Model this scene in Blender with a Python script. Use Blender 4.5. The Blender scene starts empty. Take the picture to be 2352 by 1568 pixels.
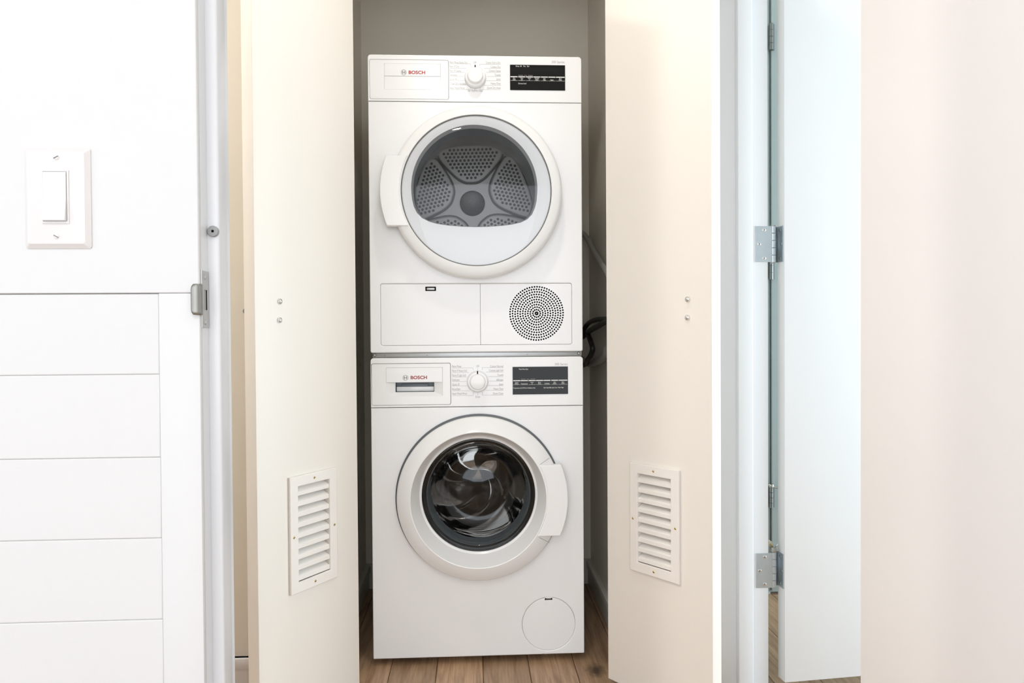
import bpy, bmesh, math, random
from mathutils import Vector, Matrix
R = math.radians
sc = bpy.context.scene
COL = sc.collection
random.seed(7)

# ------------------------------------------------------------------ camera
PW, PH, FPX = 2352.0, 1568.0, 1700.0
CAM = Vector((-0.0111, -2.0863, 0.9421))
YAW, PITCH, ROLL = R(2.987), R(-0.85), R(-0.386)
FWD = Vector((math.sin(YAW) * math.cos(PITCH), math.cos(YAW) * math.cos(PITCH), math.sin(PITCH)))
_r = Vector((math.cos(YAW), -math.sin(YAW), 0))
_u = _r.cross(FWD)
RGT = _r * math.cos(ROLL) + _u * math.sin(ROLL)
UPV = -_r * math.sin(ROLL) + _u * math.cos(ROLL)
cd = bpy.data.cameras.new('camera')
cd.sensor_fit = 'HORIZONTAL'; cd.sensor_width = 36.0
cd.lens = FPX / PW * 36.0
cd.clip_start = 0.02; cd.clip_end = 100
cam = bpy.data.objects.new('camera', cd); COL.objects.link(cam)
m = Matrix.Identity(4)
for i in range(3):
    m[i][0], m[i][1], m[i][2], m[i][3] = RGT[i], UPV[i], -FWD[i], CAM[i]
cam.matrix_world = m
sc.camera = cam

# ------------------------------------------------------------------ light, exposure
sc.view_settings.view_transform = 'Standard'
sc.view_settings.look = 'None'
sc.view_settings.gamma = 1.0
sc.view_settings.use_curve_mapping = False
sc.view_settings.exposure = 0.0
w = bpy.data.worlds.new('sky'); sc.world = w; w.use_nodes = True
w.node_tree.nodes['Background'].inputs[0].default_value = (0.62, 0.78, 1.0, 1)
w.node_tree.nodes['Background'].inputs[1].default_value = 1.0

def area_light(name, loc, rot, sx, sy, energy, color, shape='RECTANGLE', spread=180):
    l = bpy.data.lights.new(name, 'AREA'); l.shape = shape
    l.size = sx
    if shape == 'RECTANGLE': l.size_y = sy
    l.energy = energy; l.color = color; l.spread = R(spread)
    o = bpy.data.objects.new(name, l); COL.objects.link(o)
    o.location = loc; o.rotation_euler = rot
    return o
# daylight through the windows of the two rooms
area_light('window_daylight', (-0.15, -4.53, 1.20), (R(-90), 0, R(180)), 3.6, 2.1, 69, (0.98, 0.995, 1.0))
area_light('side_window_daylight', (-2.27, -2.75, 1.20), (R(90), 0, R(-90)), 1.9, 2.1, 20, (0.98, 0.985, 1.0))
area_light('bedroom_daylight', (3.95, -1.45, 0.93), (R(90), 0, R(90)), 2.0, 1.74, 178, (0.78, 0.92, 1.0))

# ------------------------------------------------------------------ pixel helpers
def ray(px, py):
    return FWD * FPX + RGT * (px - PW / 2) + UPV * (PH / 2 - py)
def at_y(px, py, Y):
    d = ray(px, py); t = (Y - CAM.y) / d.y
    return CAM + d * t
def at_z(px, py, Z):
    d = ray(px, py); t = (Z - CAM.z) / d.z
    return CAM + d * t
def mp(px, py, Y=0.0):
    p = at_y(px, py, Y); return (p.x, p.z)

# ------------------------------------------------------------------ materials
MATS = {}
def new_mat(name):
    mt = bpy.data.materials.new(name); mt.use_nodes = True
    MATS[name] = mt
    return mt, mt.node_tree.nodes, mt.node_tree.links, mt.node_tree.nodes['Principled BSDF']
def mat(name, col, rough=0.5, metal=0.0, spec=0.5, coat=0.0, var=0.0, vscale=6.0, bump=0.0, bscale=60.0):
    mt, n, l, b = new_mat(name)
    b.inputs['Base Color'].default_value = (*col, 1)
    b.inputs['Roughness'].default_value = rough
    b.inputs['Metallic'].default_value = metal
    b.inputs['Specular IOR Level'].default_value = spec
    b.inputs['Coat Weight'].default_value = coat
    b.inputs['Coat Roughness'].default_value = 0.05
    tc = n.new('ShaderNodeTexCoord')
    if var > 0:
        no = n.new('ShaderNodeTexNoise'); no.inputs['Scale'].default_value = vscale; no.inputs['Detail'].default_value = 4
        l.new(tc.outputs['Object'], no.inputs['Vector'])
        mx = n.new('ShaderNodeMix'); mx.data_type = 'RGBA'
        mx.inputs['A'].default_value = (*[c * (1 - var) for c in col], 1)
        mx.inputs['B'].default_value = (*[min(1, c * (1 + var)) for c in col], 1)
        l.new(no.outputs['Fac'], mx.inputs['Factor']); l.new(mx.outputs['Result'], b.inputs['Base Color'])
    if bump > 0:
        no = n.new('ShaderNodeTexNoise'); no.inputs['Scale'].default_value = bscale; no.inputs['Detail'].default_value = 3
        l.new(tc.outputs['Object'], no.inputs['Vector'])
        bp = n.new('ShaderNodeBump'); bp.inputs['Strength'].default_value = bump; bp.inputs['Distance'].default_value = 0.002
        l.new(no.outputs['Fac'], bp.inputs['Height']); l.new(bp.outputs['Normal'], b.inputs['Normal'])
    return mt

mat('trim_front', (0.70, 0.705, 0.72), 0.3, var=0.008)
mat('wall_white', (0.672, 0.668, 0.66), 0.55, var=0.012, bump=0.05, bscale=180)
mat('wall_hall', (0.78, 0.725, 0.63), 0.6, var=0.015, bump=0.05, bscale=180)
mat('wall_closet', (0.84, 0.785, 0.68), 0.6, var=0.02, bump=0.05, bscale=180)
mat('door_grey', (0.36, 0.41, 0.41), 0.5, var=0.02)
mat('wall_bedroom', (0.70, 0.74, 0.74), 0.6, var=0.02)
mat('trim_white', (0.80, 0.80, 0.81), 0.3, var=0.008)
mat('trim_closet', (0.70, 0.68, 0.62), 0.35, var=0.02)
mat('ceiling_white', (0.88, 0.87, 0.85), 0.7, var=0.01)
mat('door_cream', (0.84, 0.795, 0.73), 0.38, var=0.012, vscale=3)
mat('door_white', (0.86, 0.86, 0.86), 0.35, var=0.01)
mat('door_open', (0.88, 0.855, 0.835), 0.4, var=0.008, vscale=3)
mat('vent_white', (0.86, 0.82, 0.77), 0.4, var=0.015)
mat('enamel', (0.90, 0.905, 0.91), 0.22, spec=0.5, var=0.005)
mat('plastic_white', (0.90, 0.905, 0.905), 0.16, spec=0.5, var=0.005)
mat('seam_grey', (0.16, 0.16, 0.15), 0.6, var=0.05)
mat('gasket', (0.12, 0.13, 0.14), 0.45, var=0.05)
mat('gasket_light', (0.22, 0.25, 0.27), 0.4, var=0.05)
mat('black_hole', (0.004, 0.004, 0.004), 0.8, spec=0.05, var=0.05)
mat('display_black', (0.006, 0.006, 0.005), 0.04, spec=0.2, var=0.05)
mat('print_grey', (0.30, 0.30, 0.30), 0.5, var=0.02)
mat('print_light', (0.36, 0.36, 0.35), 0.5, var=0.02)
mat('print_white', (0.86, 0.86, 0.82), 0.4, var=0.02)
mat('print_dim', (0.34, 0.34, 0.31), 0.4, var=0.02)
mat('logo_red', (0.42, 0.035, 0.03), 0.4, var=0.03)
mat('logo_grey', (0.26, 0.25, 0.23), 0.35, metal=0.3, var=0.03)
mat('zinc', (0.45, 0.455, 0.45), 0.42, metal=1.0, var=0.06, vscale=30)
mat('lip_grey', (0.30, 0.295, 0.27), 0.45, metal=0.9, var=0.06, vscale=40)
mat('dark_zinc', (0.20, 0.21, 0.21), 0.4, metal=0.8, var=0.06, vscale=30)
mat('nickel', (0.50, 0.495, 0.475), 0.36, metal=1.0, var=0.05, vscale=30)
mat('chrome', (0.75, 0.75, 0.75), 0.14, metal=1.0, var=0.02)
mat('brass', (0.72, 0.55, 0.25), 0.3, metal=1.0, var=0.05)
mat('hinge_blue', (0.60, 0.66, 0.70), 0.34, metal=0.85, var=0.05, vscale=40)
mat('dark_metal', (0.10, 0.10, 0.10), 0.4, metal=0.6, var=0.05)
mat('steel_drum', (0.60, 0.60, 0.60), 0.36, metal=0.5, var=0.04)
mat('drum_back', (0.66, 0.66, 0.65), 0.5, metal=0.1, var=0.04)
mat('drum_hole', (0.10, 0.10, 0.10), 0.5, var=0.05)
mat('hub_dark', (0.05, 0.048, 0.045), 0.4, var=0.1)
mat('steel_washer', (0.34, 0.33, 0.32), 0.06, metal=1.0, var=0.05)
mat('hose_grey', (0.42, 0.41, 0.38), 0.5, var=0.05)
mat('cable_black', (0.02, 0.02, 0.018), 0.45, var=0.1)
mat('rubber_grey', (0.30, 0.30, 0.30), 0.5, var=0.05)
mat('rubber_white', (0.70, 0.68, 0.58), 0.5, var=0.05)
mat('switch_plate', (0.70, 0.675, 0.66), 0.35, var=0.006)
mat('switch_rocker', (0.76, 0.76, 0.75), 0.3, var=0.006)

def thin_glass(name, tint, rough=0.0, base=0.0):
    mt, n, l, b = new_mat(name)
    n.remove(b)
    out = n['Material Output']
    tr = n.new('ShaderNodeBsdfTransparent'); tr.inputs[0].default_value = (*tint, 1)
    gl = n.new('ShaderNodeBsdfGlossy'); gl.inputs['Roughness'].default_value = rough
    fr = n.new('ShaderNodeFresnel'); fr.inputs[0].default_value = 1.36
    ad = n.new('ShaderNodeMath'); ad.operation = 'ADD'; ad.use_clamp = True
    ad.inputs[1].default_value = base
    no = n.new('ShaderNodeTexNoise'); no.inputs['Scale'].default_value = 2.5
    bp = n.new('ShaderNodeBump'); bp.inputs['Strength'].default_value = 0.02; bp.inputs['Distance'].default_value = 0.01
    l.new(no.outputs['Fac'], bp.inputs['Height']); l.new(bp.outputs['Normal'], gl.inputs['Normal'])
    mx = n.new('ShaderNodeMixShader')
    l.new(fr.outputs[0], ad.inputs[0]); l.new(ad.outputs[0], mx.inputs[0])
    l.new(tr.outputs[0], mx.inputs[1]); l.new(gl.outputs[0], mx.inputs[2])
    l.new(mx.outputs[0], out.inputs['Surface'])
    return mt
thin_glass('glass_disc', (0.985, 0.985, 0.985), base=0.0)
thin_glass('window_pane', (0.96, 0.98, 1.0))

mt, n, l, b = new_mat('bowl_glass')
b.inputs['Base Color'].default_value = (0.74, 0.75, 0.75, 1)
b.inputs['Roughness'].default_value = 0.0
b.inputs['IOR'].default_value = 1.33
b.inputs['Transmission Weight'].default_value = 1.0

mt, n, l, b = new_mat('lamp_lens')
b.inputs['Base Color'].default_value = (0.9, 0.88, 0.8, 1)
b.inputs['Emission Color'].default_value = (1.0, 0.86, 0.66, 1)
b.inputs['Emission Strength'].default_value = 6.0

# oak planks: grain along Y, tone per plank, one dark knot
KNOT = at_z(1369, 1539, 0.0)
mt, n, l, b = new_mat('oak')
oi = n.new('ShaderNodeObjectInfo'); geo = n.new('ShaderNodeNewGeometry')
vm = n.new('ShaderNodeVectorMath'); vm.operation = 'SCALE'; vm.inputs[0].default_value = (3.1, 7.7, 0)
l.new(oi.outputs['Random'], vm.inputs['Scale'])
va = n.new('ShaderNodeVectorMath'); va.operation = 'ADD'
l.new(geo.outputs['Position'], va.inputs[0]); l.new(vm.outputs[0], va.inputs[1])
mpn = n.new('ShaderNodeMapping'); mpn.inputs['Scale'].default_value = (26, 2.2, 1)
l.new(va.outputs[0], mpn.inputs['Vector'])
n1 = n.new('ShaderNodeTexNoise'); n1.inputs['Scale'].default_value = 1.6; n1.inputs['Detail'].default_value = 8; n1.inputs['Distortion'].default_value = 1.2
l.new(mpn.outputs[0], n1.inputs['Vector'])
mp2 = n.new('ShaderNodeMapping'); mp2.inputs['Scale'].default_value = (220, 9, 1)
l.new(va.outputs[0], mp2.inputs['Vector'])
n2 = n.new('ShaderNodeTexNoise'); n2.inputs['Scale'].default_value = 1.0; n2.inputs['Detail'].default_value = 4
l.new(mp2.outputs[0], n2.inputs['Vector'])
cr = n.new('ShaderNodeValToRGB')
cr.color_ramp.elements[0].position = 0.28; cr.color_ramp.elements[0].color = (0.31, 0.185, 0.105, 1)
cr.color_ramp.elements[1].position = 0.72; cr.color_ramp.elements[1].color = (0.56, 0.37, 0.225, 1)
l.new(n1.outputs['Fac'], cr.inputs[0])
mx = n.new('ShaderNodeMix'); mx.data_type = 'RGBA'; mx.blend_type = 'MULTIPLY'; mx.inputs['Factor'].default_value = 0.7
cr2 = n.new('ShaderNodeValToRGB')
cr2.color_ramp.elements[0].position = 0.30; cr2.color_ramp.elements[0].color = (0.66, 0.63, 0.60, 1)
cr2.color_ramp.elements[1].position = 0.55; cr2.color_ramp.elements[1].color = (1, 1, 1, 1)
l.new(n2.outputs['Fac'], cr2.inputs[0])
l.new(cr.outputs[0], mx.inputs['A']); l.new(cr2.outputs[0], mx.inputs['B'])
hs = n.new('ShaderNodeHueSaturation')
mr = n.new('ShaderNodeMapRange'); mr.inputs['To Min'].default_value = 0.80; mr.inputs['To Max'].default_value = 1.18
l.new(oi.outputs['Random'], mr.inputs['Value']); l.new(mr.outputs[0], hs.inputs['Value'])
l.new(mx.outputs['Result'], hs.inputs['Color'])
kd = n.new('ShaderNodeVectorMath'); kd.operation = 'SUBTRACT'; kd.inputs[1].default_value = (KNOT.x, KNOT.y, 0)
l.new(geo.outputs['Position'], kd.inputs[0])
ks = n.new('ShaderNodeVectorMath'); ks.operation = 'MULTIPLY'; ks.inputs[1].default_value = (1, 0.62, 0)
l.new(kd.outputs[0], ks.inputs[0])
kn = n.new('ShaderNodeTexNoise'); kn.inputs['Scale'].default_value = 55; kn.inputs['Detail'].default_value = 3
l.new(geo.outputs['Position'], kn.inputs['Vector'])
kl = n.new('ShaderNodeVectorMath'); kl.operation = 'LENGTH'; l.new(ks.outputs[0], kl.inputs[0])
km = n.new('ShaderNodeMath'); km.operation = 'MULTIPLY_ADD'; km.inputs[1].default_value = 0.028; l.new(kn.outputs['Fac'], km.inputs[0]); l.new(kl.outputs['Value'], km.inputs[2])
kr = n.new('ShaderNodeMapRange'); kr.inputs['From Min'].default_value = 0.022; kr.inputs['From Max'].default_value = 0.046
kr.inputs['To Min'].default_value = 0.85; kr.inputs['To Max'].default_value = 0.0
l.new(km.outputs[0], kr.inputs['Value'])
mk = n.new('ShaderNodeMix'); mk.data_type = 'RGBA'; mk.inputs['B'].default_value = (0.045, 0.032, 0.024, 1)
l.new(kr.outputs[0], mk.inputs['Factor']); l.new(hs.outputs[0], mk.inputs['A'])
l.new(mk.outputs['Result'], b.inputs['Base Color'])
b.inputs['Roughness'].default_value = 0.42
bp = n.new('ShaderNodeBump'); bp.inputs['Strength'].default_value = 0.15; bp.inputs['Distance'].default_value = 0.001
l.new(n2.outputs['Fac'], bp.inputs['Height']); l.new(bp.outputs['Normal'], b.inputs['Normal'])
mat('subfloor', (0.30, 0.20, 0.12), 0.8, var=0.1)

# ------------------------------------------------------------------ mesh helpers
def link(name, me, mt, parent=None, smooth=True, angle=35):
    o = bpy.data.objects.new(name, me); COL.objects.link(o)
    if not me.materials:
        me.materials.append(MATS[mt] if isinstance(mt, str) else mt)
    if smooth and len(me.polygons):
        me.shade_smooth()
        try: me.set_sharp_from_angle(angle=R(angle))
        except Exception: pass
    if parent is not None: o.parent = parent
    return o
def from_bm(name, bm, mt, parent=None, smooth=True, angle=35):
    bmesh.ops.recalc_face_normals(bm, faces=bm.faces[:])
    me = bpy.data.meshes.new(name); bm.to_mesh(me); bm.free()
    return link(name, me, mt, parent, smooth, angle)
def bm_box(x0, x1, y0, y1, z0, z1, bev=0.0, seg=2, bm=None, mtx=None):
    b2 = bmesh.new()
    bmesh.ops.create_cube(b2, size=1.0)
    for v in b2.verts:
        v.co = Vector(((x0 + x1) / 2 + v.co.x * (x1 - x0), (y0 + y1) / 2 + v.co.y * (y1 - y0), (z0 + z1) / 2 + v.co.z * (z1 - z0)))
    if bev > 0:
        bmesh.ops.bevel(b2, geom=b2.edges[:], offset=bev, segments=seg, profile=0.5, affect='EDGES', clamp_overlap=True)
    if mtx is not None: bmesh.ops.transform(b2, matrix=mtx, verts=b2.verts[:])
    if bm is None: return b2
    me = bpy.data.meshes.new('tmp'); b2.to_mesh(me); b2.free(); bm.from_mesh(me); bpy.data.meshes.remove(me)
    return bm
def box(name, x0, x1, y0, y1, z0, z1, mt, parent=None, bev=0.0, seg=2):
    return from_bm(name, bm_box(min(x0, x1), max(x0, x1), min(y0, y1), max(y0, y1), min(z0, z1), max(z0, z1), bev, seg), mt, parent)
def lathe(name, cx, cz, prof, mt, parent=None, seg=96, closed=False, angle=30):
    """profile [(r, y)] turned about the axis through (cx, cz) along Y"""
    bm = bmesh.new(); rings = []
    for r, y in prof:
        if r < 1e-6:
            rings.append([bm.verts.new((cx, y, cz))])
        else:
            rings.append([bm.verts.new((cx + r * math.cos(2 * math.pi * k / seg), y, cz + r * math.sin(2 * math.pi * k / seg))) for k in range(seg)])
    pairs = list(zip(rings, rings[1:]))
    if closed: pairs.append((rings[-1], rings[0]))
    for a, c in pairs:
        for k in range(seg):
            j = (k + 1) % seg
            if len(a) == 1 and len(c) == 1: continue
            if len(a) == 1: bm.faces.new((a[0], c[k], c[j]))
            elif len(c) == 1: bm.faces.new((a[k], a[j], c[0]))
            else: bm.faces.new((a[k], a[j], c[j], c[k]))
    return from_bm(name, bm, mt, parent, True, angle)
def tube(name, pts, r, mt, parent=None, seg=12, smooth_n=8):
    """tube along a smoothed path"""
    P = [Vector(p) for p in pts]
    Q = []
    for i in range(len(P) - 1):
        p0 = P[max(0, i - 1)]; p1 = P[i]; p2 = P[i + 1]; p3 = P[min(len(P) - 1, i + 2)]
        for k in range(smooth_n):
            t = k / smooth_n
            Q.append(0.5 * ((2 * p1) + (p2 - p0) * t + (2 * p0 - 5 * p1 + 4 * p2 - p3) * t * t + (3 * p1 - p0 - 3 * p2 + p3) * t ** 3))
    Q.append(P[-1])
    bm = bmesh.new(); rings = []
    prev = None
    for i, q in enumerate(Q):
        d = (Q[min(i + 1, len(Q) - 1)] - Q[max(i - 1, 0)]).normalized()
        ref = prev if prev is not None else (Vector((0, 0, 1)) if abs(d.z) < 0.9 else Vector((1, 0, 0)))
        a = (ref - d * ref.dot(d)).normalized(); prev = a
        c = d.cross(a)
        rings.append([bm.verts.new(q + a * r * math.cos(2 * math.pi * k / seg) + c * r * math.sin(2 * math.pi * k / seg)) for k in range(seg)])
    for a, c in zip(rings, rings[1:]):
        for k in range(seg):
            j = (k + 1) % seg; bm.faces.new((a[k], a[j], c[j], c[k]))
    bm.faces.new(rings[0]); bm.faces.new(rings[-1])
    return from_bm(name, bm, mt, parent)

def curve_mesh(outlines, depth, bev, res=2):
    """2D outlines (with holes) -> solid mesh in XY, z from -depth/2 to depth/2"""
    cu = bpy.data.curves.new('tmp', 'CURVE'); cu.dimensions = '2D'; cu.fill_mode = 'BOTH'
    for ol in outlines:
        sp = cu.splines.new('POLY'); sp.points.add(len(ol) - 1)
        for i, (x, y) in enumerate(ol): sp.points[i].co = (x, y, 0, 1)
        sp.use_cyclic_u = True
    cu.extrude = max(0.0, depth / 2 - bev); cu.bevel_depth = bev; cu.bevel_resolution = res
    cu.offset = -bev
    o = bpy.data.objects.new('tmp', cu); COL.objects.link(o)
    dg = bpy.context.evaluated_depsgraph_get()
    me = bpy.data.meshes.new_from_object(o.evaluated_get(dg))
    bpy.data.objects.remove(o); bpy.data.curves.remove(cu)
    return me
def plate(name, outlines, yf, thick, mt, parent=None, bev=0.0, res=2, angle=30):
    """solid plate facing -Y: outlines in (x, z), front at yf, back at yf + thick"""
    me = curve_mesh(outlines, thick, bev, res)
    me.materials.clear()
    me.transform(Matrix(((1, 0, 0, 0), (0, 0, -1, yf + thick / 2), (0, 1, 0, 0), (0, 0, 0, 1))))
    bm = bmesh.new(); bm.from_mesh(me)
    bmesh.ops.remove_doubles(bm, verts=bm.verts[:], dist=1e-6)
    bmesh.ops.recalc_face_normals(bm, faces=bm.faces[:])
    for f_ in bm.faces: f_.smooth = True
    ca = math.cos(R(angle))
    for e_ in bm.edges:
        lf_ = e_.link_faces
        if len(lf_) != 2: e_.smooth = False; continue
        a_, b_ = abs(lf_[0].normal.y) > 0.9995, abs(lf_[1].normal.y) > 0.9995
        e_.smooth = not (a_ != b_ or lf_[0].normal.dot(lf_[1].normal) < ca)
    bm.to_mesh(me); bm.free()
    return link(name, me, mt, parent, False)
def rrect(x0, x1, z0, z1, r=0.0, n=6):
    if not isinstance(r, (list, tuple)) and r <= 0: return [(x0, z0), (x1, z0), (x1, z1), (x0, z1)]
    rr = r if isinstance(r, (list, tuple)) else (r, r, r, r)          # bl, br, tr, tl
    out = []
    for (cx, cz, a0, q) in ((x0, z0, 180, 0), (x1, z0, 270, 1), (x1, z1, 0, 2), (x0, z1, 90, 3)):
        rad = rr[q]
        if rad < 0.0021:
            out.append((cx, cz)); continue
        ox = cx + (rad if q in (0, 3) else -rad); oz = cz + (rad if q in (0, 1) else -rad)
        for k in range(n + 1):
            a = R(a0 + 90 * k / n); out.append((ox + rad * math.cos(a), oz + rad * math.sin(a)))
    return out
def circle(cx, cz, r, n=96, a0=0.0):
    return [(cx + r * math.cos(a0 + 2 * math.pi * k / n), cz + r * math.sin(a0 + 2 * math.pi * k / n)) for k in range(n)]
def inset(ol, d):
    """shrink a simple outline by d (positive = inwards) with averaged normals"""
    n_ = len(ol); area = sum(ol[i][0] * ol[(i + 1) % n_][1] - ol[(i + 1) % n_][0] * ol[i][1] for i in range(n_))
    s = 1 if area > 0 else -1; out = []
    for i in range(n_):
        a, p, c = Vector(ol[i - 1]), Vector(ol[i]), Vector(ol[(i + 1) % n_])
        e1 = (p - a); e2 = (c - p)
        if e1.length < 1e-9 or e2.length < 1e-9: out.append(ol[i]); continue
        n1 = Vector((-e1.y, e1.x)).normalized(); n2 = Vector((-e2.y, e2.x)).normalized()
        nn = (n1 + n2); k = max(0.3, nn.length_squared / 2); nn = nn / k
        out.append((p.x + s * nn.x * d, p.y + s * nn.y * d))
    return out
def text(name, s, x, z, size, yf, mt, parent, align='LEFT', bold=0.0, sx=1.0, depth=0.0002):
    cu = bpy.data.curves.new('tmp', 'FONT'); cu.body = s; cu.size = size; cu.align_x = align; cu.align_y = 'CENTER'
    cu.extrude = depth; cu.offset = bold; cu.resolution_u = 3
    o = bpy.data.objects.new('tmp', cu); COL.objects.link(o)
    dg = bpy.context.evaluated_depsgraph_get()
    me = bpy.data.meshes.new_from_object(o.evaluated_get(dg))
    bpy.data.objects.remove(o); bpy.data.curves.remove(cu)
    me.materials.clear()
    me.transform(Matrix(((sx, 0, 0, x), (0, 0, -1, yf), (0, 1, 0, z), (0, 0, 0, 1))))
    return link(name, me, mt, parent, False)

def props(o, label, cat=None, group=None, kind=None):
    o['label'] = label
    if cat: o['category'] = cat
    if group: o['group'] = group
    if kind: o['kind'] = kind
    return o
def thing(name, label, cat, loc=(0, 0, 0), rz=0.0, group=None, kind=None):
    o = bpy.data.objects.new(name, None); COL.objects.link(o)
    o.location = loc; o.rotation_euler = (0, 0, rz); o.empty_display_size = 0.05
    return props(o, label, cat, group, kind)
def at_parent(o):
    """the part was modelled in world space: keep it there under its thing"""
    bpy.context.view_layer.update()
    for c in o.children:
        c.matrix_parent_inverse = Matrix.Translation(o.location).inverted() if o.rotation_euler.z == 0 else o.matrix_basis.inverted()

# ------------------------------------------------------------------ the place, in metres
CEIL = 2.52
YW, YWB = -1.13, -1.01            # doorway wall, room side and hall side
YH, YHB = -0.12, -0.02            # hall far wall with the closet opening
XO0, XO1 = -0.338, 0.364          # closet opening
XC0, XC1, YC = -0.411, 0.42, 0.645  # closet inside
YJ = -0.213                       # far jamb of the bedroom doorway
XR0 = at_y(1652, 800, YJ).x - 0.004
XR1 = at_y(1764, 800, YJ).x       # wall between hall and bedroom
XB = 0.49                         # (y) bedroom back wall
XJL = at_y(458, 700, YW).x        # left jamb of our doorway
XDO = at_y(1976, 700, -1.137).x   # far edge of the open door leaf
XJR = at_y(1976, 700, YWB).x + 0.006

def S(o, label, cat=None):
    o['kind'] = 'structure'; o['label'] = label
    return o
def wall(name, boxes, mt, label):
    bm = bmesh.new()
    for q in boxes: bm_box(*q, bm=bm)
    return S(from_bm(name, bm, mt, None, False), label)

# floor with planks
fl = S(box('floor', -2.4, 4.1, -4.6, 0.75, -0.06, -0.014, 'subfloor'), 'brown oak plank floor running from the hall into the closet')
xa = at_z(901, 1520, 0).x; xb = at_z(1318, 1520, 0).x
pit = (xb - xa) / 4
x = xa - 14 * pit; k = 0
while x < 2.1:
    y = -2.6 - random.random() * 0.8
    if 0 <= round((x - xa) / pit) < 4: y = -1.2 - 0.3 * random.random()
    while y < 0.70:
        ln = random.choice((1.25, 1.5, 1.8, 2.1))
        if abs(x - xa) < 0.7 and y > -1.6: ln = 2.4
        y1 = min(y + ln, 0.70)
        box('plank', x + 0.0007, x + pit - 0.0007, y + 0.0007, y1 - 0.0007, -0.014, 0.0, 'oak', fl, bev=0.0012, seg=1)
        y = y1; k += 1
    x += pit

S(box('ceiling', -2.4, 4.1, -4.6, 0.75, CEIL, CEIL + 0.08, 'ceiling_white'), 'flat white ceiling over hall and rooms')

# camera-side room
wall('wall_left', [(-2.4, -2.3, -4.6, -3.75, 0, CEIL), (-2.4, -2.3, -1.75, YW + 0.05, 0, CEIL), (-2.4, -2.3, -3.75, -1.75, 0, 0.1), (-2.4, -2.3, -3.75, -1.75, 2.3, CEIL)], 'wall_white', 'white side wall with the tall window of the front room')
wall('wall_right', [(2.0, 2.1, -4.6, YWB, 0, CEIL)], 'wall_white', 'plain white wall behind the open door leaf')
wall('wall_rear', [(-2.4, -2.0, -4.6, -4.5, 0, CEIL), (1.7, 2.1, -4.6, -4.5, 0, CEIL), (-2.0, 1.7, -4.6, -4.5, 0, 0.1), (-2.0, 1.7, -4.6, -4.5, 2.3, CEIL)], 'wall_white', 'white wall with the wide window of the front room')
wn = thing('window_1', 'wide white framed window of the front room', None, (-0.15, -4.55, 0.1), kind='structure')
for a in ((-2.0, -1.95, 0.1, 2.3), (1.65, 1.7, 0.1, 2.3), (-1.95, 1.65, 0.1, 0.14), (-1.95, 1.65, 2.26, 2.3), (-0.17, -0.13, 0.14, 2.26)):
    box('window_frame', a[0], a[1], -4.59, -4.555, a[2], a[3], 'trim_white', wn)
at_parent(wn)

wn = thing('window_3', 'tall white framed window in the side wall of the front room', None, (-2.35, -2.75, 0.1), kind='structure')
for a in ((-3.75, -3.70, 0.1, 2.3), (-1.80, -1.75, 0.1, 2.3), (-3.70, -1.80, 0.1, 0.14), (-3.70, -1.80, 2.26, 2.3), (-2.77, -2.73, 0.14, 2.26)):
    box('window_frame', -2.36, -2.33, a[0], a[1], a[2], a[3], 'trim_white', wn)
at_parent(wn)

# doorway wall (left part carries the switch and the boards)
zr = at_y(200, 674, YW).z
XCAS = at_y(365, 1000, YW - 0.004).x
dw = wall('wall_front', [(-2.4, XJL - 0.018, YW + 0.008, YWB, 0, CEIL), (XJR + 0.018, 2.1, YW + 0.008, YWB, 0, CEIL), (XJL - 0.018, XJR + 0.018, YW + 0.008, YWB, 2.08, CEIL)], 'wall_white', 'white wall beside the doorway with wide horizontal boards below')
plate('wall_panel', [rrect(-2.3, XJL, zr + 0.0003, CEIL - 0.002, 0)], YW, 0.008, 'wall_white', dw, bev=0.0016, res=3)
bl = [zr - 0.0004] + [at_y(200, q, YW).z for q in (861, 1053, 1240, 1428)]
stp = bl[3] - bl[4]
while bl[-1] > 0.02: bl.append(max(0.0, bl[-1] - stp))
for a, c in zip(bl, bl[1:]):
    plate('board', [rrect(-2.3, XCAS - 0.0004, c, a, 0)], YW + 0.0018, 0.0064, 'wall_white', dw, bev=0.0019, res=3)
# casing, jambs and stops of our doorway
t1 = S(box('trim_1', XCAS, XJL, YW, YW + 0.008, 0, zr, 'wall_white', bev=0.0012), 'flat white casing strip between the boards and the door jamb')
XSF = at_y(505, 700, -1.097).x
jl = S(box('trim_2', XJL - 0.018, XJL, YW + 0.0082, YWB, 0, 2.08, 'trim_front', bev=0.0), 'white jamb of the front doorway holding the strike plate')
YST = -1.0975
box('door_stop', XJL - 0.006, XSF, YST, YST + 0.036, 0, 2.07, 'trim_front', jl, bev=0.0035, seg=3)
jr = S(box('trim_3', XJR, XJR + 0.018, YW - 0.001, YWB, 0, 2.08, 'trim_front', bev=0.0015), 'white hinge jamb of the front doorway behind the open leaf')
S(box('trim_4', XJL, XJR, YW - 0.001, YWB, 2.06, 2.08, 'trim_white', bev=0.001), 'white head jamb across the top of the front doorway')
S(box('trim_5', XJR + 0.0185, XJR + 0.075, YW - 0.004, YW + 0.008, 0, 2.14, 'trim_white', bev=0.002), 'flat white casing strip behind the open leaf')
# open leaf of that doorway, swung into the front room
d = thing('door_1', 'plain cream door leaf swung wide open into the front room', None, (XDO, -1.137, 0), R(-87), kind='structure')
from_bm('slab', bm_box(0, 0.84, 0, 0.036, 0.01, 2.05, 0.0015), 'door_open', d)

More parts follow.
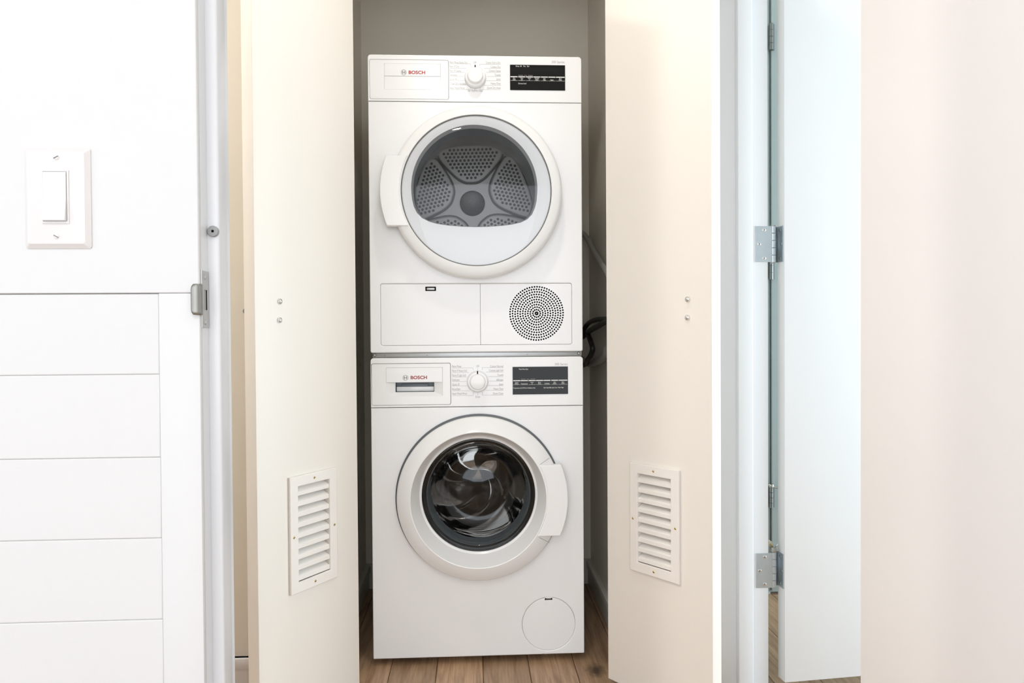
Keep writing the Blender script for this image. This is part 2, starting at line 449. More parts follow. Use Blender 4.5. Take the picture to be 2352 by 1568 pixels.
# hall
wall('wall_back', [(-2.4, XO0, YH, YHB, 0, CEIL), (XO1, XR1, YH, YHB, 0, CEIL), (XO0, XO1, YH, YHB, 2.07, CEIL)], 'wall_hall', 'cream hall wall around the laundry closet opening')
wall('wall_hall_end', [(-2.4, -2.3, YW + 0.05, 0.7, 0, CEIL)], 'wall_hall', 'cream wall closing the hall')
bb = S(box('baseboard_hall', -2.3, XO0 - 0.001, YH - 0.014, YH, 0, 0.093, 'trim_white', bev=0.002), 'white baseboard along the cream hall wall beside the closet')
box('cap', -2.3, XO0 - 0.001, YH - 0.019, YH, 0.066, 0.093, 'trim_white', bb, bev=0.002)

# closet shell
wall('wall_closet_left', [(XC0 - 0.1, XC0, YHB, YC, 0, CEIL)], 'wall_closet', 'taupe side wall of the closet near the cream door')
wall('wall_closet_right', [(XC1, XR1, YHB, YC, 0, CEIL)], 'wall_closet', 'taupe side wall of the closet where the hoses hang')
wall('wall_closet_back', [(XC0 - 0.1, XR1, YC, YC + 0.1, 0, CEIL)], 'wall_closet', 'taupe wall behind the stacked machines')
for nm, a, lab in (('baseboard_closet_right', (XC1 - 0.013, XC1, YHB + 0.001, YC - 0.0135, 'x'), 'painted baseboard along the hose side of the closet'),
                   ('baseboard_closet_left', (XC0, XC0 + 0.013, YHB + 0.001, YC - 0.0135, 'x'), 'painted baseboard along the other side of the closet'),
                   ('baseboard_closet_back', (XC0, XC1, YC - 0.013, YC, 'y'), 'painted baseboard behind the machines')):
    o = S(box(nm, a[0], a[1], a[2], a[3], 0.0, 0.062, 'trim_closet', bev=0.0015), lab)
    if 'right' in nm: box('cap', a[0] - 0.006, a[1], a[2], a[3] - 0.006, 0.0635, 0.090, 'trim_closet', o, bev=0.0015)
    elif 'left' in nm: box('cap', a[0], a[1] + 0.006, a[2], a[3] - 0.006, 0.0635, 0.090, 'trim_closet', o, bev=0.0015)
    else: box('cap', a[0], a[1], a[2] - 0.006, a[3], 0.0635, 0.090, 'trim_closet', o, bev=0.0015)

# wall between hall and bedroom, with its doorway
YNJ = -0.985
wall('wall_side', [(XR0 + 0.001, XR1, YJ + 0.018, YH, 0, CEIL), (XR0 + 0.001, XR1, YWB, YNJ - 0.018, 0, CEIL), (XR0 + 0.001, XR1, YNJ - 0.018, YJ + 0.018, 2.08, CEIL)], 'wall_hall', 'wall end between the hall and the blue lit bedroom')
jb = S(box('trim_6', XR0, XR1, YJ, YJ + 0.018, 0, 2.08, 'trim_white', bev=0.001), 'white door jamb with two steel hinges lit by blue daylight')
xs0 = at_y(1696, 800, YJ - 0.02).x; xs1 = at_y(1730, 800, YJ - 0.02).x
box('door_stop', xs0, xs1, YJ - 0.02, YJ, 0, 2.06, 'trim_white', jb, bev=0.002, seg=3)
S(box('trim_7', XR0, XR1, YNJ - 0.018, YNJ, 0, 2.08, 'trim_white', bev=0.001), 'white near jamb of the bedroom doorway')
S(box('trim_8', XR0, XR1, YNJ, YJ, 2.06, 2.08, 'trim_white', bev=0.001), 'white head jamb of the bedroom doorway')

# bedroom
wall('wall_bedroom_back', [(XR1, 4.1, XB + 0.012, XB + 0.11, 0, CEIL)], 'wall_bedroom', 'grey shaded wall seen through the door gap')
wall('wall_bedroom_side', [(4.0, 4.1, -3.1, -2.5, 0, CEIL), (4.0, 4.1, -0.4, XB + 0.1, 0, CEIL), (4.0, 4.1, -2.5, -0.4, 0, 0.04), (4.0, 4.1, -2.5, -0.4, 1.84, CEIL)], 'wall_bedroom', 'bedroom wall with the window that gives the blue daylight')
wall('wall_bedroom_front', [(2.1, 4.1, -3.2, -3.1, 0, CEIL)], 'wall_bedroom', 'plain bedroom wall on the near side')
wn = thing('window_2', 'white framed bedroom window', None, (4.05, -1.45, 0.04), kind='structure')
for a in ((-2.5, -2.45, 0.04, 1.84), (-0.45, -0.4, 0.04, 1.84), (-2.45, -0.45, 0.04, 0.07), (-2.45, -0.45, 1.80, 1.84)):
    box('window_frame', 4.03, 4.06, a[0], a[1], a[2], a[3], 'trim_white', wn)
at_parent(wn)
# closed door in the bedroom back wall (its hinge side shows in the gap)
xg = at_y(1767, 600, XB - 0.005).x
d2 = thing('door_2', 'shaded grey closed door seen through the narrow door gap', None, (xg, XB, 0), 0, kind='structure')
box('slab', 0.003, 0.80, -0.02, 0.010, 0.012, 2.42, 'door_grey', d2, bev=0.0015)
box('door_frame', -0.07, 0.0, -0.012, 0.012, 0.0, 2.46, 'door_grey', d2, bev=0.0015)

# ------------------------------------------------------------------ closet doors
def closet_door(name, A, deg, label, left):
    """empty at the visible hinge corner; local +X runs along the leaf, visible face at local y = 0"""
    D = thing(name, label, None, (A[0], A[1], 0), R(deg), kind='structure')
    s = 1 if left else -1                       # visible face looks to +s local y; the slab lies on the other side
    W_, T_ = 0.329, 0.035
    def lp(px, py):
        th = R(deg); dx, dy = math.cos(th), math.sin(th)
        nx, ny = -dy, dx
        q = ray(px, py); t = ((A[0] - CAM.x) * nx + (A[1] - CAM.y) * ny) / (q.x * nx + q.y * ny)
        P = CAM + q * t
        return ((P.x - A[0]) * dx + (P.y - A[1]) * dy, P.z)
    # vent: frame, nine slats, four screws
    u0, u1, z0, z1 = (0.0845, 0.2385, 0.326, 0.602)
    vt = bpy.data.objects.new('vent', None); COL.objects.link(vt); vt.parent = D; vt.empty_display_size = 0.03
    fw = 0.0245
    def pl(nm, outs, h0, h1, mtl, par, bev):       # plate on the visible face, heights measured outwards
        o = plate(nm, outs, -h1, h1 - h0, mtl, par, bev=bev)
        if left:                                  # flip so that it looks to +y
            o.data.transform(Matrix.Scale(-1, 4, (0, 1, 0))); o.data.flip_normals()
        return o
    hole = rrect(u0 + fw - 0.001, u1 - fw + 0.001, z0 + fw - 0.001, z1 - fw + 0.001, 0)
    pl('slab', [rrect(0, W_, 0.012, 2.055, 0), hole], -T_, 0.0, 'door_cream', D, 0.0012)
    pl('vent_frame', [rrect(u0, u1, z0, z1, 0.0015, 3), rrect(u0 + fw, u1 - fw, z0 + fw, z1 - fw, 0)], 0.0002, 0.0075, 'vent_white', vt, 0.0016)
    pl('vent_back', [inset(hole, 0.0002)], -T_ + 0.0004, -0.0225, 'vent_white', vt, 0.0)
    ns = 9; zb0, zb1 = z0 + fw, z1 - fw; ps = (zb1 - zb0) / ns
    for k in range(ns):
        zc = zb0 + ps * (k + 0.5)
        bm = bmesh.new()
        sec = [(0.0030, -0.0066), (0.0036, -0.0060), (0.0036, 0.0030), (0.0028, 0.0040), (-0.0180, 0.0165), (-0.0180, 0.0065)]
        e0 = [bm.verts.new((u0 + fw + 0.0001, s * n_, zc - 0.004 + z_)) for n_, z_ in sec]
        e1 = [bm.verts.new((u1 - fw - 0.0001, s * n_, zc - 0.004 + z_)) for n_, z_ in sec]
        bm.faces.new(e0); bm.faces.new(e1)
        for i_ in range(6): bm.faces.new((e0[i_], e0[(i_ + 1) % 6], e1[(i_ + 1) % 6], e1[i_]))
        from_bm('slat', bm, 'vent_white', vt)
    for (uu, zz) in (((u0 + u1) / 2, z1 - fw * 0.5), ((u0 + u1) / 2, z0 + fw * 0.5), (u0 + fw * 0.42, (z0 + z1) / 2 - 0.004), (u1 - fw * 0.42, (z0 + z1) / 2 - 0.004)):
        o = lathe('screw', uu, zz, [(0.0, -0.0086), (0.002, -0.0084), (0.0034, -0.0074), (0.0034, -0.0070)], 'brass', vt, 16)
        sl = box('slot', uu - 0.0023, uu + 0.0023, -0.0090, -0.0078, zz - 0.0004, zz + 0.0004, 'black_hole', vt)
        for q in (o, sl):
            if left: q.data.transform(Matrix.Scale(-1, 4, (0, 1, 0))); q.data.flip_normals()
    # two dome bolts that hold the pull on the other face
    bolts = [lp(642, 692), lp(641.5, 735)] if left else [lp(1580, 687), lp(1579.5, 729)]
    for (uu, zz) in bolts:
        o = lathe('bolt', uu, zz, [(0.0, -0.0065), (0.003, -0.006), (0.0058, -0.0040), (0.0070, -0.0012), (0.0070, -0.0001)], 'chrome', D, 24)
        for q in (o,):
            if left: q.data.transform(Matrix.Scale(-1, 4, (0, 1, 0))); q.data.flip_normals()
    uu = (bolts[0][0] + bolts[1][0]) / 2; zz = (bolts[0][1] + bolts[1][1]) / 2
    b0 = T_                                         # on the far face
    kn = lathe('knob', uu, zz, [(0.013, b0 + 0.0002), (0.013, b0 + 0.003), (0.006, b0 + 0.005), (0.0055, b0 + 0.016), (0.010, b0 + 0.022), (0.0105, b0 + 0.028), (0.008, b0 + 0.032), (0.0, b0 + 0.033)], 'nickel', D, 24)
    if left: kn.data.transform(Matrix.Scale(-1, 4, (0, 1, 0))); kn.data.flip_normals()
    return D
aL = at_y(826, 1568, -0.138); aR = at_z(1397, 1557, 0.012)
closet_door('door_3', (aL.x, aL.y), -123.0, 'cream closet door with louvred vent, next to the light switch wall', True)
closet_door('door_4', (aR.x, aR.y), -53.0, 'cream closet door with louvred vent, next to the blue lit jamb', False)

# ------------------------------------------------------------------ washer and dryer
ZD1, ZD0, ZW1, ZW0 = 1.7121, 0.8819, 0.8673, 0.0201
HW = 0.299
def emblem(parent, px, py, Y):
    cx, cz = mp(px, py, Y)
    e = plate('emblem', [circle(cx, cz, 0.0077, 40), circle(cx, cz, 0.0067, 40)], Y - 0.0004, 0.0005, 'logo_grey', parent)
    bar = lambda s: [(cx + s * 0.0016, cz - 0.0040), (cx + s * 0.0028, cz - 0.0046), (cx + s * 0.0040, cz - 0.0040), (cx + s * 0.0048, cz), (cx + s * 0.0040, cz + 0.0040), (cx + s * 0.0028, cz + 0.0046), (cx + s * 0.0016, cz + 0.0040), (cx + s * 0.0026, cz + 0.001), (cx + s * 0.0026, cz - 0.001)]
    for s in (-1, 1): plate('emblem_bar', [bar(s)], Y - 0.0004, 0.0005, 'logo_grey', parent)
    plate('emblem_bar', [rrect(cx - 0.0026, cx + 0.0026, cz - 0.0009, cz + 0.0009, 0)], Y - 0.0004, 0.0005, 'logo_grey', parent)
    return e
def knob(parent, px, py, ptop):
    cx, cz = mp(px, py, 0)
    r = 0.0285
    k = lathe('dial', cx, cz, [(r + 0.0014, -0.0005), (r + 0.0014, -0.0022), (r, -0.003), (r, -0.0105), (r - 0.0012, -0.0130), (r - 0.0030, -0.0142), (r - 0.0058, -0.0142), (r - 0.0062, -0.0150), (r - 0.0075, -0.0235), (r - 0.0095, -0.0255), (r - 0.014, -0.0262), (0, -0.0265)], 'plastic_white', parent, 64, angle=24)
    lathe('dial_ring', cx, cz, [(r + 0.0016, -0.0002), (r + 0.0016, -0.0012), (r - 0.002, -0.0012)], 'dark_metal', k, 64)
    box('pointer', cx - 0.0015, cx + 0.0015, -0.0156, -0.0100, cz + r - 0.0072, cz + r + 0.0020, 'black_hole', k, bev=0.0003)
    return k
def leader(parent, pts, Y, mtl='print_light', wd=0.0006):
    """thin printed line through px points"""
    P = [Vector(mp(a, c, Y)) for a, c in pts]
    for a, c in zip(P, P[1:]):
        dv = (c - a); L = dv.length
        if L < 1e-5: continue
        nv = Vector((-dv.y, dv.x)).normalized() * wd / 2
        plate('printed_line', [[tuple(a - nv), tuple(c - nv), tuple(c + nv), tuple(a + nv)]], Y - 0.0002, 0.0003, mtl, parent)

def display(parent, c4, segs, yrow, y2row, name='display'):
    """black touch panel; c4 px corners, segs (x0, x1, lines)"""
    x0, z1 = mp(*c4[0]); x1, z0 = mp(*c4[2])
    x0 = (x0 + mp(*c4[3])[0]) / 2; x1 = (x1 + mp(*c4[1])[0]) / 2
    z1 = (z1 + mp(*c4[1])[1]) / 2; z0 = (z0 + mp(*c4[3])[1]) / 2
    D_ = plate(name, [rrect(x0, x1, z0, z1, 0.002, 4)], -0.0016, 0.003, 'display_black', parent, bev=0.0004)
    zr_ = mp((c4[0][0] + c4[2][0]) / 2, yrow)[1]; z2_ = mp((c4[0][0] + c4[2][0]) / 2, y2row)[1]
    for a, c, lines in segs:
        xa_, xb_ = mp(a, yrow)[0], mp(c, yrow)[0]
        plate('touch_key', [rrect(xa_, xb_, zr_ - 0.00125, zr_ + 0.00125, 0)], -0.0019, 0.0004, 'print_white', D_)
        plate('printed_line', [rrect(xa_, xb_, z2_ - 0.0006, z2_ + 0.0006, 0)], -0.0019, 0.0004, 'print_dim', D_)
        for i, t in enumerate(reversed(lines)):
            text('lettering', t, (xa_ + xb_) / 2, z2_ + 0.0026 + 0.0037 * i, 0.0046, -0.0019, 'print_white', D_, 'CENTER', sx=0.8)
    return D_, x0, x1, z0, z1

def machine(name, label, z0, z1, seam_px, door_c, door_r, extra_cut=None, drawer=None):
    t = thing(name, label, 'appliance', (0, 0, z0))
    zs = mp(1095, seam_px)[1]
    # cabinet tube and back
    plate('cabinet', [rrect(-HW + 0.0005, HW - 0.0005, z0 + 0.0008, z1 - 0.001, 0.006), rrect(-HW + 0.003, HW - 0.003, z0 + 0.004, z1 - 0.004, 0.004)], 0.016, 0.560, 'enamel', t)
    plate('back_panel', [rrect(-HW + 0.002, HW - 0.002, z0 + 0.002, z1 - 0.002, 0.005)], 0.570, 0.012, 'zinc', t)
    return t, zs

# ---------- dryer
dr, zs = machine('dryer', 'white dryer with a grey drum behind its door, stacked on top', ZD0, ZD1, 234.2, None, None)
DC = mp(1094.5, 441, -0.030)                 # door ring centre
rD = 0.2385
# front plate with door opening and service panel cut-out
kx0, kz1 = mp(873.5, 652); kx1, kz0 = mp(1314, 792)
kx0 = (kx0 + mp(875, 793)[0]) / 2; kz1 = mp(1095, 651)[1]; kz0 = mp(1095, 792)[1]
plate('front_panel', [rrect(-HW, HW, ZD0, zs - 0.0008, (0.006, 0.006, 0.001, 0.001)), circle(DC[0], DC[1], 0.205, 96), rrect(kx0, kx1, kz0, kz1, 0.006)], 0.0, 0.016, 'enamel', dr, bev=0.003, res=3)
xsplit = mp(1103.5, 720)[0]
gx, gz = mp(1232.5, 719.5)
plate('backing', [rrect(-HW + 0.01, HW - 0.01, ZD0 + 0.01, ZD1 - 0.01, 0.002), circle(DC[0], DC[1], 0.207, 96)], 0.0165, 0.004, 'seam_grey', dr)
g = 0.0006
lx, lz = mp(989, 663)
sp = plate('service_flap', [rrect(kx0 + g, xsplit - g / 2, kz0 + g, kz1 - g, (0.0055, 0.0006, 0.0006, 0.0055)), rrect(lx - 0.0148, lx + 0.0148, lz - 0.0060, lz + 0.0060, 0.001, 3)], 0.0010, 0.012, 'enamel', dr, bev=0.0008)
rec = plate('latch_recess', [rrect(lx - 0.0150, lx + 0.0150, lz - 0.0062, lz + 0.0062, 0.001, 3)], 0.007, 0.004, 'black_hole', sp)
box('latch_tab', lx - 0.0112, lx + 0.0112, 0.003, 0.007, lz - 0.0032, lz + 0.0030, 'zinc', sp, bev=0.0008)
holes = []
for ring in range(1, 12):
    nn = 6 * ring
    rr_ = 0.0752 * (ring - 0.5) / 10.5
    holes += [circle(gx + rr_ * math.cos(2 * math.pi * (q + 0.25 * (ring % 2)) / nn), gz + rr_ * math.sin(2 * math.pi * (q + 0.25 * (ring % 2)) / nn), 0.0025, 10) for q in range(nn)]
gp = plate('grille_panel', [rrect(xsplit + g / 2, kx1 - g, kz0 + g, kz1 - g, (0.0006, 0.0055, 0.0055, 0.0006))], 0.0010, 0.012, 'enamel', dr, bev=0.0008)
bm = bmesh.new()
for hp in holes: bm.faces.new([bm.verts.new((x_, 0.0008, z_)) for x_, z_ in hp])
o = from_bm('grille_hole', bm, 'black_hole', gp, False); o['kind'] = 'stuff'
# control panel
cpx0, cpz1 = mp(848.5, 137); cpx1 = mp(1030, 140)[0]; cpz0 = mp(939, 227.5)[1]; cpz1 = mp(939, 137)[1]
dcx0, dcx1 = mp(848.5, 180)[0], mp(1030.5, 180)[0]
cp = plate('control_panel', [rrect(-HW, HW, zs + 0.0006, ZD1, (0.001, 0.001, 0.009, 0.009)), rrect(dcx0, dcx1, cpz0, cpz1, 0.005)], 0.0, 0.016, 'plastic_white', dr, bev=0.0017, res=3)
ix0, iz1 = mp(882, 145.5); ix1, iz0 = mp(1012, 206)
ci = plate('tank_front', [rrect(dcx0 + 0.0006, dcx1 - 0.0006, cpz0 + 0.0006, cpz1 - 0.0006, 0.0046), rrect(ix0, ix1, iz0, iz1, 0.0015, 3)], 0.0003, 0.015, 'plastic_white', dr, bev=0.0008)
zcr = mp(939, 174.5)[1]
plate('grip_cover', [rrect(ix0 + 0.0002, ix1 - 0.0002, zcr, iz1 - 0.0002, 0.0012, 3)], 0.0001, 0.010, 'plastic_white', ci, bev=0.0008)
plate('grip_recess', [rrect(ix0 + 0.0002, ix1 - 0.0002, iz0 + 0.0002, zcr - 0.0004, 0.0012, 3)], 0.0009, 0.009, 'plastic_white', ci, bev=0.0006)
emblem(ci, 927.3, 166.3, 0.0)
text('brand_lettering', 'BOSCH', mp(938, 166.5)[0], mp(938, 166.5)[1], 0.0128, 0.0, 'logo_red', ci, 'LEFT', bold=0.00042, sx=1.12)
knob(dr, 1091.5, 178.5, 149)
SZ = 0.0088
def labels(parent, L, Rr, bot, off, x_l, x_r):
    for s_, yy in L: text('printed_label', s_, mp(x_l, yy)[0], mp(x_l, yy)[1], SZ, -0.0001, 'print_light', parent, 'LEFT', sx=0.64)
    for s_, yy in Rr: text('printed_label', s_, mp(x_r, yy)[0], mp(x_r, yy)[1], SZ, -0.0001, 'print_light', parent, 'RIGHT', sx=0.66)
    for s_, xx, yy in (bot, off): text('printed_label', s_, mp(xx, yy)[0], mp(xx, yy)[1], SZ, -0.0001, 'print_light', parent, 'CENTER', sx=0.66)
labels(cp, [('Perm Press Extra Dry', 143.5), ('Perm P Dry', 153), ('Perm P Damp', 162.5), ('Delicates', 172), ('Quick 40', 182), ('Timed Dry Variable', 192), ('Hand Wash/Wool', 202)],
       [('Cotton Extra Dry', 144.5), ('Cotton Dry', 154), ('Cotton Damp', 163), ('Towels', 172.5), ('Jeans', 182), ('Heavy Duty', 192), ('Quick Dry Auto', 202)],
       ('Air Fluff/No Heat', 1092, 208.5), ('Off', 1090.5, 143.8), 1032.5, 1150)
for i, yy in enumerate((146.8, 156.3, 165.5, 175, 185, 195, 205.3)):
    xe = (1081, 1071, 1067, 1065.5, 1067, 1073, 1081)[i]
    leader(cp, [(1033, yy), (xe, yy)] + ([(xe, yy + (5 if i == 0 else -7))] if i in (0, 6) else []), -0.0001)
    xe = (1102, 1112, 1117, 1119, 1117, 1111, 1103)[i]
    leader(cp, [(1150, yy + 0.6), (xe, yy + 0.6)] + ([(xe, yy + (5 if i == 0 else -7))] if i in (0, 6) else []), -0.0001)
leader(cp, [(1091.8, 198), (1091.8, 205)], -0.0001)
text('printed_label', '300 Series', mp(1297, 143)[0], mp(1297, 143)[1], 0.0094, -0.0001, 'print_light', cp, 'RIGHT', sx=0.95)
xs = [(1172.6, 1188.8), (1190.3, 1206.3), (1207.8, 1223.8), (1225, 1241), (1242.4, 1258.2), (1259.6, 1275.4), (1276.8, 1296.8)]
tx = [('Dry', 'Level'), ('Time', 'dry'), ('Finish', 'in'), ('Wrinkle', 'Block'), ('Low', 'Heat'), ('Signal',), ('Start', 'Pause')]
D_, dx0, dx1, dz0, dz1 = display(dr, [(1170.8, 148), (1297, 151), (1298.8, 209), (1172, 206)], [(a, c, t) for (a, c), t in zip(xs, tx)], 177.3, 186.0)
for s_, xx, yy in (('Damp', 1188.5, 152.5), ('Dry', 1204.5, 152.6), ('End', 1212.8, 152.8), ('Dryness level', 1199.5, 192.3)):
    text('lettering', s_, mp(xx, yy)[0], mp(xx, yy)[1], 0.0052, -0.0019, 'print_white', D_, 'CENTER', sx=0.8)
pxm, pzm = mp(1196.5, 152.5)
plate('drum_symbol', [rrect(pxm - 0.0022, pxm + 0.0022, pzm - 0.0017, pzm + 0.0017, 0.0008, 3)], -0.0019, 0.0004, 'print_dim', D_)
zl = mp(1207, 173.6)[1]
for a, c in ((1190.5, 1201.5), (1212.8, 1223.3)):
    plate('printed_line', [rrect(mp(a, 173)[0], mp(c, 173)[0], zl - 0.0004, zl + 0.0004, 0)], -0.0019, 0.0004, 'print_dim', D_)
text('lettering', '3 sec', mp(1207.2, 173.6)[0], zl, 0.0040, -0.0019, 'print_dim', D_, 'CENTER', sx=0.8)

# dryer door
dd = bpy.data.objects.new('door', None); COL.objects.link(dd); dd.parent = dr
rG = 0.2062
GC = mp(1094.6, 437.3, -0.045)               # glass disc centre
# ring: eccentric - outer rim about DC, inner rim about GC
bm = bmesh.new(); N = 128
prof = [(0.0, 0.0006), (0.0, -0.026), (-0.0014, -0.0325), (-0.0050, -0.0380), (-0.0105, -0.0412), (-0.020, -0.0440)]
rings = []
for dr_, y in prof:
    rings.append([bm.verts.new((DC[0] + (rD + dr_) * math.cos(2 * math.pi * k / N), y, DC[1] + (rD + dr_) * math.sin(2 * math.pi * k / N))) for k in range(N)])
for rr_, y in ((rG + 0.0022, -0.0458), (rG + 0.0012, -0.0450), (rG + 0.0012, -0.0360)):
    rings.append([bm.verts.new((GC[0] + rr_ * math.cos(2 * math.pi * k / N), y, GC[1] + rr_ * math.sin(2 * math.pi * k / N))) for k in range(N)])
for a, c in zip(rings, rings[1:]):
    for k in range(N):
        j = (k + 1) % N; bm.faces.new((a[k], a[j], c[j], c[k]))
from_bm('door_ring', bm, 'plastic_white', dd, angle=40)
lathe('seam_ring', GC[0], GC[1], [(rG + 0.0011, -0.0452), (rG + 0.0011, -0.036), (rG - 0.0012, -0.036), (rG - 0.0012, -0.0449)], 'seam_grey', dd, 128, closed=True)
# window outline (D shape): arc on top, rounded corners, slightly bulged bottom
Yb = -0.040
def dshape(Y):
    pts = []
    c = mp(1090, 432, Y); ra = 0.1690
    for k in range(49):
        a = R(-6 + 192 * k / 48); pts.append((c[0] + ra * math.cos(a) * 1.0, c[1] + (ra * math.sin(a) if math.sin(a) > 0 else ra * math.sin(a))))
    for q in ((950.5, 458), (954, 473), (961, 487), (972, 498), (987, 505.5), (1005, 510.5), (1030, 514.3), (1060, 516.6), (1090, 517.6), (1120, 517.2), (1150, 515.2), (1175, 512), (1195, 507.5), (1209, 500.5), (1219, 490), (1225.5, 475), (1229, 460)):
        pts.append(mp(q[0], q[1], Y))
    return pts
DS = dshape(Yb)
DO = inset(DS, -0.0045)
plate('bezel', [circle(GC[0], GC[1], rG - 0.0014, 96), DO], -0.0415, 0.006, 'plastic_white', dd, bev=0.0)
# sloped white reveal and dark rubber edge
def loft(name, A, ya, B, yb_, mtl, par, angle=40):
    bm_ = bmesh.new(); va_ = [bm_.verts.new((x_, ya, z_)) for x_, z_ in A]; vb_ = [bm_.verts.new((x_, yb_, z_)) for x_, z_ in B]
    for k_ in range(len(A)):
        j_ = (k_ + 1) % len(A); bm_.faces.new((va_[k_], va_[j_], vb_[j_], vb_[k_]))
    return from_bm(name, bm_, mtl, par, True, angle)
loft('reveal', DO, -0.0415, DS, -0.020, 'plastic_white', dd)
D2 = inset(DS, 0.004)
loft('window_seal', DS, -0.020, D2, 0.035, 'gasket_light', dd)
loft('funnel', D2, 0.035, [(GC[0] + (x_ - GC[0]) * 1.45, GC[1] + 0.02 + (z_ - GC[1] - 0.02) * 1.45) for x_, z_ in D2], 0.075, 'steel_drum', dd)
lathe('glass', GC[0], GC[1], [(rG - 0.0014, -0.0440), (rG - 0.002, -0.0452), (rG - 0.006, -0.0458), (0.16, -0.0476), (0.1, -0.0490), (0.05, -0.0495), (0, -0.0497)], 'glass_disc', dd, 128)
# handle, part of the ring on one side
hc = mp(1094.5, 437, -0.046); ro = 0.2640
zt, zb = mp(900, 357, -0.046)[1], mp(900, 518.5, -0.046)[1]
def arc_pts(r, za, zb_, n_=14):
    a0 = math.pi - math.asin((za - hc[1]) / r); a1 = math.pi - math.asin((zb_ - hc[1]) / r)
    return [(hc[0] + r * math.cos(a0 + (a1 - a0) * k / n_), hc[1] + r * math.sin(a0 + (a1 - a0) * k / n_)) for k in range(n_ + 1)]
plate('handle', [arc_pts(ro, zt, zb) + list(reversed(arc_pts(rG + 0.0042, zt, zb)))], -0.0488, 0.030, 'plastic_white', dd, bev=0.0028, res=3)

# dryer drum
dm = bpy.data.objects.new('drum', None); COL.objects.link(dm); dm.parent = dr
YB = 0.46
HC = mp(1085, 467, YB); AX = (HC[0], HC[1])
lathe('drum_wall', AX[0], AX[1] - 0.010, [(0.262, 0.075), (0.270, 0.10), (0.250, 0.30), (0.222, YB - 0.02), (0.214, YB - 0.005), (0.205, YB + 0.002)], 'steel_drum', dm, 96)
bk = lathe('drum_back', AX[0], AX[1] - 0.010, [(0.208, YB + 0.002), (0.10, YB + 0.003), (0, YB + 0.003)], 'drum_back', dm, 96)
for q in range(5):
    a = R(90 + 72 * q + 2)
    ax, az = Vector((math.cos(a), math.sin(a))), Vector((-math.sin(a), math.cos(a)))
    cor = [(0.088, 0.0), (0.094, -0.034), (0.125, -0.075), (0.200, -0.135), (0.236, -0.105), (0.246, 0.0), (0.236, 0.105), (0.200, 0.135), (0.125, 0.075), (0.094, 0.034)]
    cor = [(p_[0] * 0.80, p_[1] * 0.80) for p_ in cor]
    # closed smooth outline
    sm = []
    for i in range(len(cor)):
        p0, p1, p2, p3 = [Vector(cor[(i + j) % len(cor)]) for j in (-1, 0, 1, 2)]
        for k in range(5):
            t = k / 5
            v = 0.5 * ((2 * p1) + (p2 - p0) * t + (2 * p0 - 5 * p1 + 4 * p2 - p3) * t * t + (3 * p1 - p0 - 3 * p2 + p3) * t ** 3)
            sm.append(v)
    OL = [tuple(Vector(AX) + ax * v.x + az * v.y) for v in sm]
    lobe = plate('lobe', [OL], YB - 0.010, 0.0115, 'drum_back', dm, bev=0.0055, res=4, angle=50)
    plate('groove_shade', [inset(OL, -0.0065), inset(OL, 0.002)], YB + 0.0005, 0.0012, 'seam_grey', dm)  # flat dark ring paints the shadow round the raised lobe
    # perforation: dark holes in a hexagonal grid inside the lobe
    inn = inset(OL, 0.0105)
    def inside(pt):
        c_ = False; j_ = len(inn) - 1
        for i_ in range(len(inn)):
            xi, yi = inn[i_]; xj, yj = inn[j_]
            if (yi > pt[1]) != (yj > pt[1]) and pt[0] < (xj - xi) * (pt[1] - yi) / (yj - yi) + xi: c_ = not c_
            j_ = i_
        return c_
    bm = bmesh.new(); st = 0.0138
    for i in range(-10, 30):
        for j in range(-12, 13):
            v = Vector((0.085 + i * st * 0.866, (j + 0.5 * (i % 2)) * st))
            pt = Vector(AX) + ax * v.x + az * v.y
            if inside(pt):
                vs = [bm.verts.new((pt.x + 0.0047 * math.cos(2 * math.pi * k / 10), YB - 0.0104, pt.y + 0.0047 * math.sin(2 * math.pi * k / 10))) for k in range(10)]
                bm.faces.new(vs)
    o = from_bm('perforation', bm, 'drum_hole', dm, False); o['kind'] = 'stuff'
lathe('hub', AX[0], AX[1], [(0.043, YB + 0.002), (0.043, YB - 0.003), (0.040, YB - 0.006), (0.036, YB - 0.004), (0, YB - 0.003)], 'hub_dark', dm, 48)
for a in (R(35), R(155), R(275)):
    bmx = bm_box(-0.018, 0.018, 0.14, YB - 0.12, 0.215, 0.268, 0.012, 3)
    bmesh.ops.transform(bmx, matrix=Matrix.Translation((AX[0], 0, AX[1] - 0.01)) @ Matrix.Rotation(a, 4, 'Y'), verts=bmx.verts[:])
    from_bm('paddle', bmx, 'steel_drum', dm)
at_parent(dr)

# ---------- stacking strip
st = thing('stacking_bracket', 'grey steel stacking strip between washer and dryer', 'bracket', (0, 0.01, ZW1))
sx0, sx1 = mp(857, 816, 0.02)[0], mp(1335, 812, 0.02)[0]
box('strip', sx0, sx1, 0.012, 0.52, ZW1 + 0.0004, ZD0 - 0.0004, 'zinc', st, bev=0.001)
for px, py in ((860.5, 815.3), (1329.5, 811)):
    cx, cz = mp(px, py, 0.01)
    o = lathe('screw', cx, cz, [(0, 0.0088), (0.0022, 0.0090), (0.0032, 0.0100), (0.0032, 0.0118)], 'zinc', st, 16)
    lathe('washer_ring', cx, cz, [(0.0046, 0.0118), (0.0046, 0.0112), (0.003, 0.0112)], 'dark_metal', o, 16)
for px, py in ((884, 816), (981, 815.5), (1211, 813.5)):
    cx, cz = mp(px, py, 0.012); box('clip', cx - 0.002, cx + 0.002, 0.0114, 0.0125, cz - 0.0006, cz + 0.0004, 'dark_metal', st)
at_parent(st)

